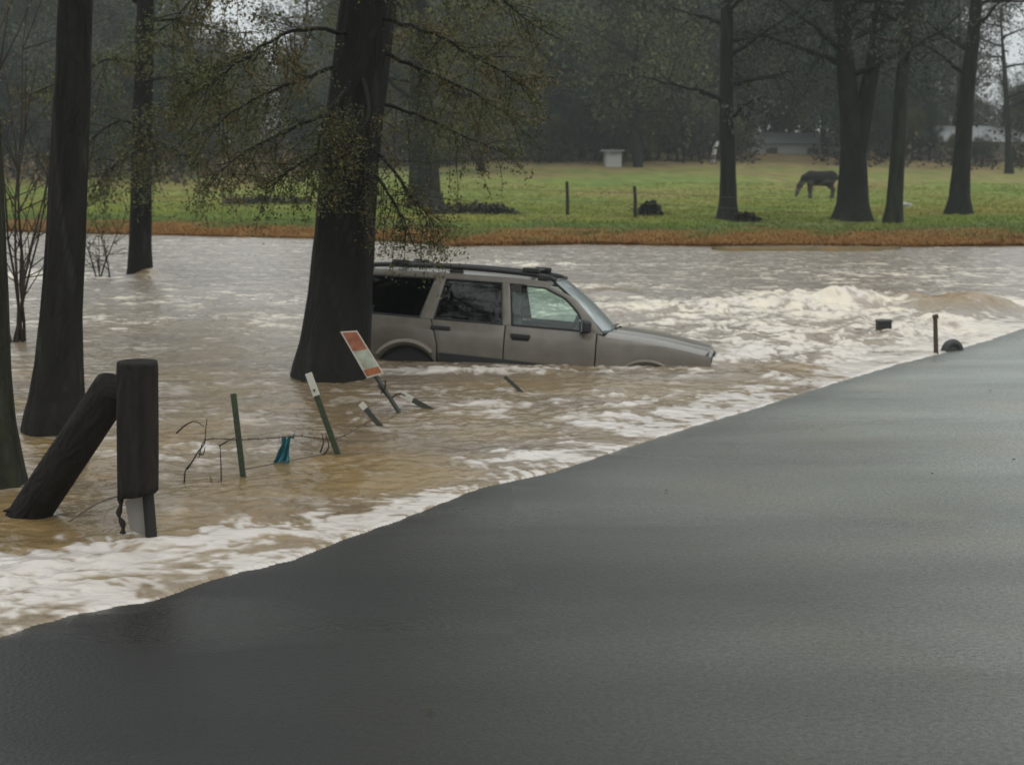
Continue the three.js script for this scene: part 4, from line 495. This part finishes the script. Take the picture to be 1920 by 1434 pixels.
{ // twigs caught in the fence
  const z = pa.z + 0.2, t = thing('snagged_twigs', 'bare brown twigs snagged in the fence between post and timber', 'twigs');
  twigs(t, [[[350, 880], [362, 862], [372, 845], [383, 832], [385, 805], [388, 785]], [[372, 850], [380, 852], [384, 838]], [[330, 812], [350, 795], [366, 790], [382, 800]], [[336, 935], [345, 925], [362, 918], [372, 916]], [[345, 905], [348, 880], [362, 864]], [[414, 925], [414, 880], [412, 835]], [[392, 925], [396, 908], [394, 893]], [[400, 930], [404, 912], [410, 900]], [[410, 836], [425, 828], [440, 820]], [[600, 848], [606, 830], [603, 812]], [[606, 853], [616, 838], [610, 812]]], z, 0.0065);
}
{ // blue rag caught on the wire
  const b = onY(536, 872), z = b.z, t = thing('rag', 'teal blue plastic rag snagged on the wire above yellowish water', 'rag', b); const r = rng(8);
  const L = [[536, 820], [536, 832], [532, 845], [530, 858], [526, 870], [530, 882]], Wd = [18, 15, 21, 26, 31, 34];
  const g = gridGeo(14, 20, (i, j) => { const v = j / 20 * 5, k = Math.min(4, Math.floor(v)), f = v - k, cx = lerp(L[k][0], L[k + 1][0], f), cy = lerp(L[k][1], L[k + 1][1], f), w = lerp(Wd[k], Wd[k + 1], f), u = i / 14 - 0.5; const p = onZ(cx + u * w + (j === 0 ? 6 * Math.abs(u) : 0), cy + (j === 0 ? -8 * Math.abs(u) + 3 * Math.sin(u * 20) : 0), z).sub(b); return [p.x, p.y, 0.03 * Math.sin(u * 13 + v * 0.8) + 0.02 * Math.sin(u * 25), null]; });
  part(t, 'sheet', g, phys([0.04, 0.21, 0.25], 0.5, { transmission: 0.15, thickness: 0 }));
  for (const [a, c] of [[[548, 822], [552, 812]], [[520, 868], [508, 872]], [[545, 868], [560, 872]]]) part(t, 'torn_strip', tubeGeo([onZ(...a, z).sub(b), onZ(...c, z).sub(b)], [0.012, 0.004], 5, null, null), phys([0.025, 0.12, 0.14], 0.5));
}
// right-hand wreckage at the overflowing road edge
{ const b = onY(1657, 624), z = b.z, t = thing('block_stump', 'dark square block sticking out of the white rapids on the right', 'block', b); const s = -z / F; const g = new RoundedBoxGeometry(25 * s, 0.5, 24 * s, 3, 0.015); part(t, 'block', g, std([0.022, 0.022, 0.022], 0.7, { bumpMap: barkBump, bumpScale: 0.01 })).position.set(0, 22 * s - 0.25, 0); const c = part(t, 'cap', new RoundedBoxGeometry(27 * s, 0.02, 26 * s, 2, 0.006), std([0.035, 0.033, 0.03], 0.7)); c.position.set(0, 22 * s + 0.008, 0); c.rotation.z = 0.04; }
{ const b = onY(1756, 662), z = b.z, t = thing('stake', 'thin brown stake standing in foam at the road edge', 'stake', b), s = -z / F; part(t, 'stem', tubeGeo([V(0.02, -0.3, 0), V(0, 0, 0), V(-5 * s, 70 * s, 0)], [5 * s, 4.6 * s, 4.2 * s], 8, null, [0.075, 0.06, 0.04]), twigMat); part(t, 'head', tubeGeo([V(-9 * s, 68 * s, 0.0), V(0, 71 * s, 0)], [4.6 * s, 4.3 * s], 8, null, [0.06, 0.048, 0.03]), twigMat); }
{ const b = onY(1787, 657), s = -b.z / F, t = thing('tyre', 'dark rounded tyre-like hoop half sunk at the road edge beside the stake', 'tyre', b); const o = part(t, 'tread', new THREE.TorusGeometry(17 * s, 7.5 * s, 12, 40), std([0.035, 0.037, 0.036], 0.6)); o.position.set(0, -3 * s, -0.02); o.rotation.y = 0.35; const p = part(t, 'sidewall', new THREE.CylinderGeometry(15 * s, 15 * s, 0.05, 28).rotateX(Math.PI / 2), std([0.06, 0.058, 0.05], 0.8)); p.position.copy(o.position); p.rotation.y = 0.35; }

// ---------------------------------------------------------------- on the pasture
function fieldPost(label, p0, p1) { const b = onField(...p0), top = onZ(...p1, b.z), t = thing('pasture_fence_post', label, 'fence post', b), h = top.y - b.y; part(t, 'stem', tubeGeo([V(0, -0.2, 0), V(0, h * 0.5, 0), V(top.x - b.x, h, 0)], [0.065, 0.06, 0.055], 8, null, [0.022, 0.025, 0.015]), twigMat); for (const k of [0.45, 0.75]) part(t, 'staple', new THREE.BoxGeometry(0.12, 0.03, 0.05), steel).position.set(0, h * k, 0.05); return [b, h]; }
const [f1, h1] = fieldPost('left of the two dark posts in the pasture fence', [1064, 403], [1063, 340]), [f2, h2] = fieldPost('right pasture fence post, beside the dark clump', [1191, 409], [1190, 349]);
{ const t = thing('pasture_wire', 'thin fence wires running past the two pasture posts', 'wire'); for (const k of [0.45, 0.75]) { const d = f2.clone().sub(f1), p = [-2, 0, 1, 3.2].map((u) => { const q = f1.clone().addScaledVector(d, u); q.y = fieldY(q.x, -q.z) + lerp(h1, h2, 0.5) * k - (u === 0 || u === 1 ? 0 : 0.04); return q; }); const c = spline(p, 40); part(t, 'strand', tubeGeo(c, c.map(() => 0.006), 4, null, null), wireM); } }
{ // brush heaps
  const heap = (label, px, py, w, h, seed, col) => { const b = onField(px, py), s = -b.z / F, r = rng(seed), mb = new MB(), t = thing('brush_pile', label, 'brush', b); for (let k = 0; k < 900; k++) { const u = r() * 2 - 1, x = u * w / 2 * s, y = h * s * (1 - u * u) ** 0.6 * r() * (0.8 + 0.5 * pn(u * 4, seed)); leaf(mb, V(x, y, (r() - 0.5) * 0.8), 0.16 * (0.5 + r()), col, r, -0.1); } const st = new MB(); for (let k = 0; k < 40; k++) { const u = r() * 2 - 1, p = V(u * w / 2 * s, h * s * 0.4 * (1 - u * u) * r(), (r() - 0.5) * 0.6), d = randDir(r); d.y = Math.abs(d.y) * 0.5; tube(st, [p, p.clone().addScaledVector(d, 0.4 + 0.5 * r())], [0.02, 0.008], 4, null, col); } part(t, 'litter', mb.geo(), farLeafMat, 'stuff'); part(t, 'sticks', st.geo(), twigMat); };
  heap('long low dark brush pile right of the stout bank trunk', 885, 402, 170, 26, 5, [0.030, 0.026, 0.022]);
  heap('small round dark clump beside the right pasture post', 1219, 405, 38, 30, 6, [0.024, 0.028, 0.017]);
  heap('small brown heap at the foot of the slender trunk', 1398, 416, 44, 16, 7, [0.035, 0.024, 0.018]);
  heap('dim purplish brush line on the bank between left trunks', 505, 384, 170, 20, 9, [0.050, 0.042, 0.040]);
}
{ const b = onField(1695, 388), t = thing('stone', 'small pale stone in the grass right of the narrow leaning trunk', 'stone', b); const g = new THREE.IcosahedronGeometry(0.28, 3), P = g.attributes.position; for (let k = 0; k < P.count; k++) { const x = P.getX(k), y = P.getY(k), z = P.getZ(k), n = 1 + 0.3 * pn(x * 5, y * 5 + z * 4); P.setXYZ(k, x * n * 1.3, y * n * 0.55, z * n); } g.computeVertexNormals(); part(t, 'rock', g, std([0.26, 0.25, 0.22], 0.9)).position.y = 0.06; }
// grazing cow: one smooth body from tapered capsules
{
  const b = onField(1540, 372), s = -b.z / F, t = thing('cow', 'dark cow grazing head down at left of the forked trunk', 'cow', V(b.x, b.y, b.z - 0.2));
  const J = (x, y, z) => V(x, y, z), bones = [ // facing -x
    [J(-0.45, 1.0, 0), J(0.5, 1.03, 0), 0.31, 0.29], [J(-0.3, 0.92, 0), J(0.25, 0.90, 0), 0.30, 0.31], [J(-0.5, 1.06, 0), J(-0.78, 0.98, 0), 0.26, 0.17], [J(-0.78, 0.98, 0), J(-1.02, 0.60, 0), 0.16, 0.12], [J(-1.02, 0.60, 0), J(-1.12, 0.30, 0), 0.125, 0.085], [J(-1.12, 0.30, 0), J(-1.17, 0.14, 0), 0.085, 0.065],
    [J(0.5, 1.08, 0), J(0.68, 1.02, 0), 0.22, 0.17]];
  for (const z of [0.17, -0.17]) { bones.push([J(-0.5, 0.85, z), J(-0.5, 0.45, z), 0.14, 0.075], [J(-0.5, 0.45, z), J(-0.48, 0.06, z), 0.065, 0.05], [J(-0.48, 0.06, z), J(-0.52, 0.02, z), 0.055, 0.055], [J(0.52, 0.95, z), J(0.46, 0.62, z), 0.2, 0.11], [J(0.46, 0.62, z), J(0.62, 0.44, z), 0.10, 0.065], [J(0.62, 0.44, z), J(0.58, 0.05, z), 0.06, 0.05], [J(0.58, 0.05, z), J(0.54, 0.02, z), 0.055, 0.055]); }
  const N = 64, mc = new MarchingCubes(N, std([1, 1, 1]), false, false, 200000); mc.isolation = 0; const HS = 1.4, cy = 0.75, pt = V(0, 0, 0);
  for (let k = 0; k < N; k++) for (let j = 0; j < N; j++) for (let i = 0; i < N; i++) { pt.set((i - N / 2) / (N / 2) * HS, (j - N / 2) / (N / 2) * HS + cy, (k - N / 2) / (N / 2) * HS); let e = 0; for (const [a, c, ra, rb] of bones) { const ab = c.clone().sub(a), u = clamp(pt.clone().sub(a).dot(ab) / ab.lengthSq()), d = pt.distanceTo(a.clone().addScaledVector(ab, u)) - lerp(ra, rb, u); e += Math.exp(-d * 28); } mc.field[i + j * N + k * N * N] = Math.log(e + 1e-30) / 28; }
  mc.update(); const g = new THREE.BufferGeometry(); g.setAttribute('position', new THREE.BufferAttribute(mc.positionArray.slice(0, mc.count * 3), 3)); g.setAttribute('normal', new THREE.BufferAttribute(mc.normalArray.slice(0, mc.count * 3), 3)); g.scale(HS, HS, HS); g.translate(0, cy, 0); { const P = g.attributes.position, c = []; for (let k = 0; k < P.count; k++) { const y = P.getY(k), q = 1 + 3.5 * (1 - sstep(0.35, 0.75, y)) + 5 * sstep(0.12, 0.3, pn(P.getX(k) * 1.7 + 3, y * 2)) * (1 - sstep(0.75, 1.0, y)); c.push(0.014 * q, 0.0125 * q, 0.011 * q); } g.setAttribute('color', new THREE.Float32BufferAttribute(c, 3)); }
  const hide = phys([0.014, 0.0125, 0.012], 0.85, { specularIntensity: 0.4 }); part(t, 'body', g, phys([1, 1, 1], 0.85, { specularIntensity: 0.4, vertexColors: true })); t.scale.setScalar(1.0);
  const tail = spline([V(0.72, 1.1, 0), V(0.84, 0.95, 0.02), V(0.86, 0.65, 0.03), V(0.84, 0.42, 0.03)], 12); part(t, 'tail', tubeGeo(tail, tail.map((_, i) => i > 9 ? 0.04 : 0.022), 6, null, null), hide);
  for (const z of [1, -1]) { const e = part(t, 'ear', new THREE.SphereGeometry(1, 10, 8), hide); e.scale.set(0.04, 0.05, 0.12); e.position.set(-0.98, 0.62, z * 0.2); part(t, 'horn', tubeGeo(spline([V(-0.93, 0.68, z * 0.08), V(-0.93, 0.76, z * 0.17), V(-0.96, 0.82, z * 0.19)], 6), Array(7).fill(0.018), 6, null, [0.12, 0.11, 0.09]), twigMat); }
}
// pale buildings at the far end of the pasture
function shed(name, label, cat, px, py, w, h, d, wall, roof, ridge = 0.6) {
  const x = (px - 960) / F * d, s = d / F, b = V(x, onZ(px, py, -d).y, -d), t = thing(name, label, cat, b), Wm = w * s, Hm = h * s, D = Math.max(3, Wm * 0.6);
  part(t, 'wall', new THREE.BoxGeometry(Wm, Hm + 1, D).translate(0, (Hm - 1) / 2, 0), std(wall, 0.8)); const sh = new THREE.Shape([[-D / 2 - 0.3, 0], [D / 2 + 0.3, 0], [0, ridge]].map(([a, c]) => new THREE.Vector2(a, c))); part(t, 'roof', new THREE.ExtrudeGeometry(sh, { depth: Wm + 0.5, bevelEnabled: false }).rotateY(Math.PI / 2).translate(-Wm / 2 - 0.25, Hm, 0), std(roof, 0.6));
  const n = Wm < 2 ? 0 : Math.max(1, Math.round(Wm / 3)); if (!n) part(t, 'door', new THREE.BoxGeometry(Wm * 0.5, Hm * 0.8, 0.03), std([0.30, 0.31, 0.30], 0.7)).position.set(0, Hm * 0.42, D / 2 + 0.01); for (let k = 0; k < n; k++) part(t, k === 0 ? 'door' : 'window', new THREE.BoxGeometry(0.9, Hm * (k ? 0.35 : 0.75), 0.06), std([0.05, 0.05, 0.05], 0.5)).position.set((k + 0.5) / n * Wm - Wm / 2, Hm * (k ? 0.55 : 0.375), D / 2 + 0.02);
}
shed('storage_box', 'small white box-like hut at the far edge of the pasture above the fence posts', 'hut', 1146, 292, 28, 8, 98, [0.40, 0.41, 0.39], [0.36, 0.37, 0.36], 0.12);
shed('house', 'pale house glimpsed below the trees between slender trunk and cow', 'house', 1470, 300, 150, 30, 113, [0.40, 0.43, 0.42], [0.20, 0.22, 0.22], 0.9);
shed('barn', 'long low building with pale roof behind the right-hand trunks', 'building', 1830, 312, 300, 44, 112, [0.15, 0.13, 0.115], [0.34, 0.36, 0.36], 1.3);
{ const x = (1332 - 960) / F * 100, b = V(x, fieldY(x, 100), -100), t = thing('marker_post', 'short white leaning post left of the slender trunk at the woods', 'post', b); part(t, 'stem', tubeGeo([V(0, 0, 0), V(0.15, 1.1, 0), V(0.35, 1.5, 0)], [0.16, 0.15, 0.1], 8, null, [0.5, 0.5, 0.48]), twigMat); }
// bare saplings and shoots along the left of the river
{
  const sap = (label, px, py, h, seed, n) => { const b = onY(px, py), r = rng(seed), mb = new MB(), lv = new MB(), t = thing('sapling', label, 'sapling', b); for (let k = 0; k < n; k++) { const p = V((r() - 0.5) * 0.3, -0.2, (r() - 0.5) * 0.3), d = V((r() - 0.5) * 0.5, 1, (r() - 0.5) * 0.5).normalize(), q = [p]; const hh = h * (0.5 + 0.6 * r()); for (let j = 1; j <= 7; j++) { d.add(randDir(r).multiplyScalar(0.12)).normalize(); q.push(q[j - 1].clone().addScaledVector(d, hh / 7)); } tube(mb, q, q.map((_, j) => 0.022 * (1 - j * 0.12)), 5, null, [0.034, 0.027, 0.02]); for (let j = 2; j < 8; j++) for (let c = 0; c < 2; c++) { const e = d.clone().add(randDir(r).multiplyScalar(0.9)).normalize(), w = [q[j], q[j].clone().addScaledVector(e, 0.3 * hh * 0.5), q[j].clone().addScaledVector(e, 0.55 * hh * 0.5).add(V(0, 0.05, 0))]; tube(mb, w, [0.008, 0.006, 0.003], 4, null, [0.034, 0.027, 0.02], false); for (let m = 0; m < 5; m++) leaf(lv, w[1].clone().lerp(w[2], r()), 0.05, OLIVE[Math.floor(r() * 5)], r); } } part(t, 'stems', mb.geo(), twigMat); part(t, 'leaves', lv.geo(), leafMat, 'stuff'); };
  sap('thin bare sapling with many shoots at the far left photo edge', 28, 640, 4.2, 71, 7);
  sap('low twiggy shoots in the water between the two left trunks', 190, 520, 1.6, 72, 4);
}
renderer.render(scene, camera);
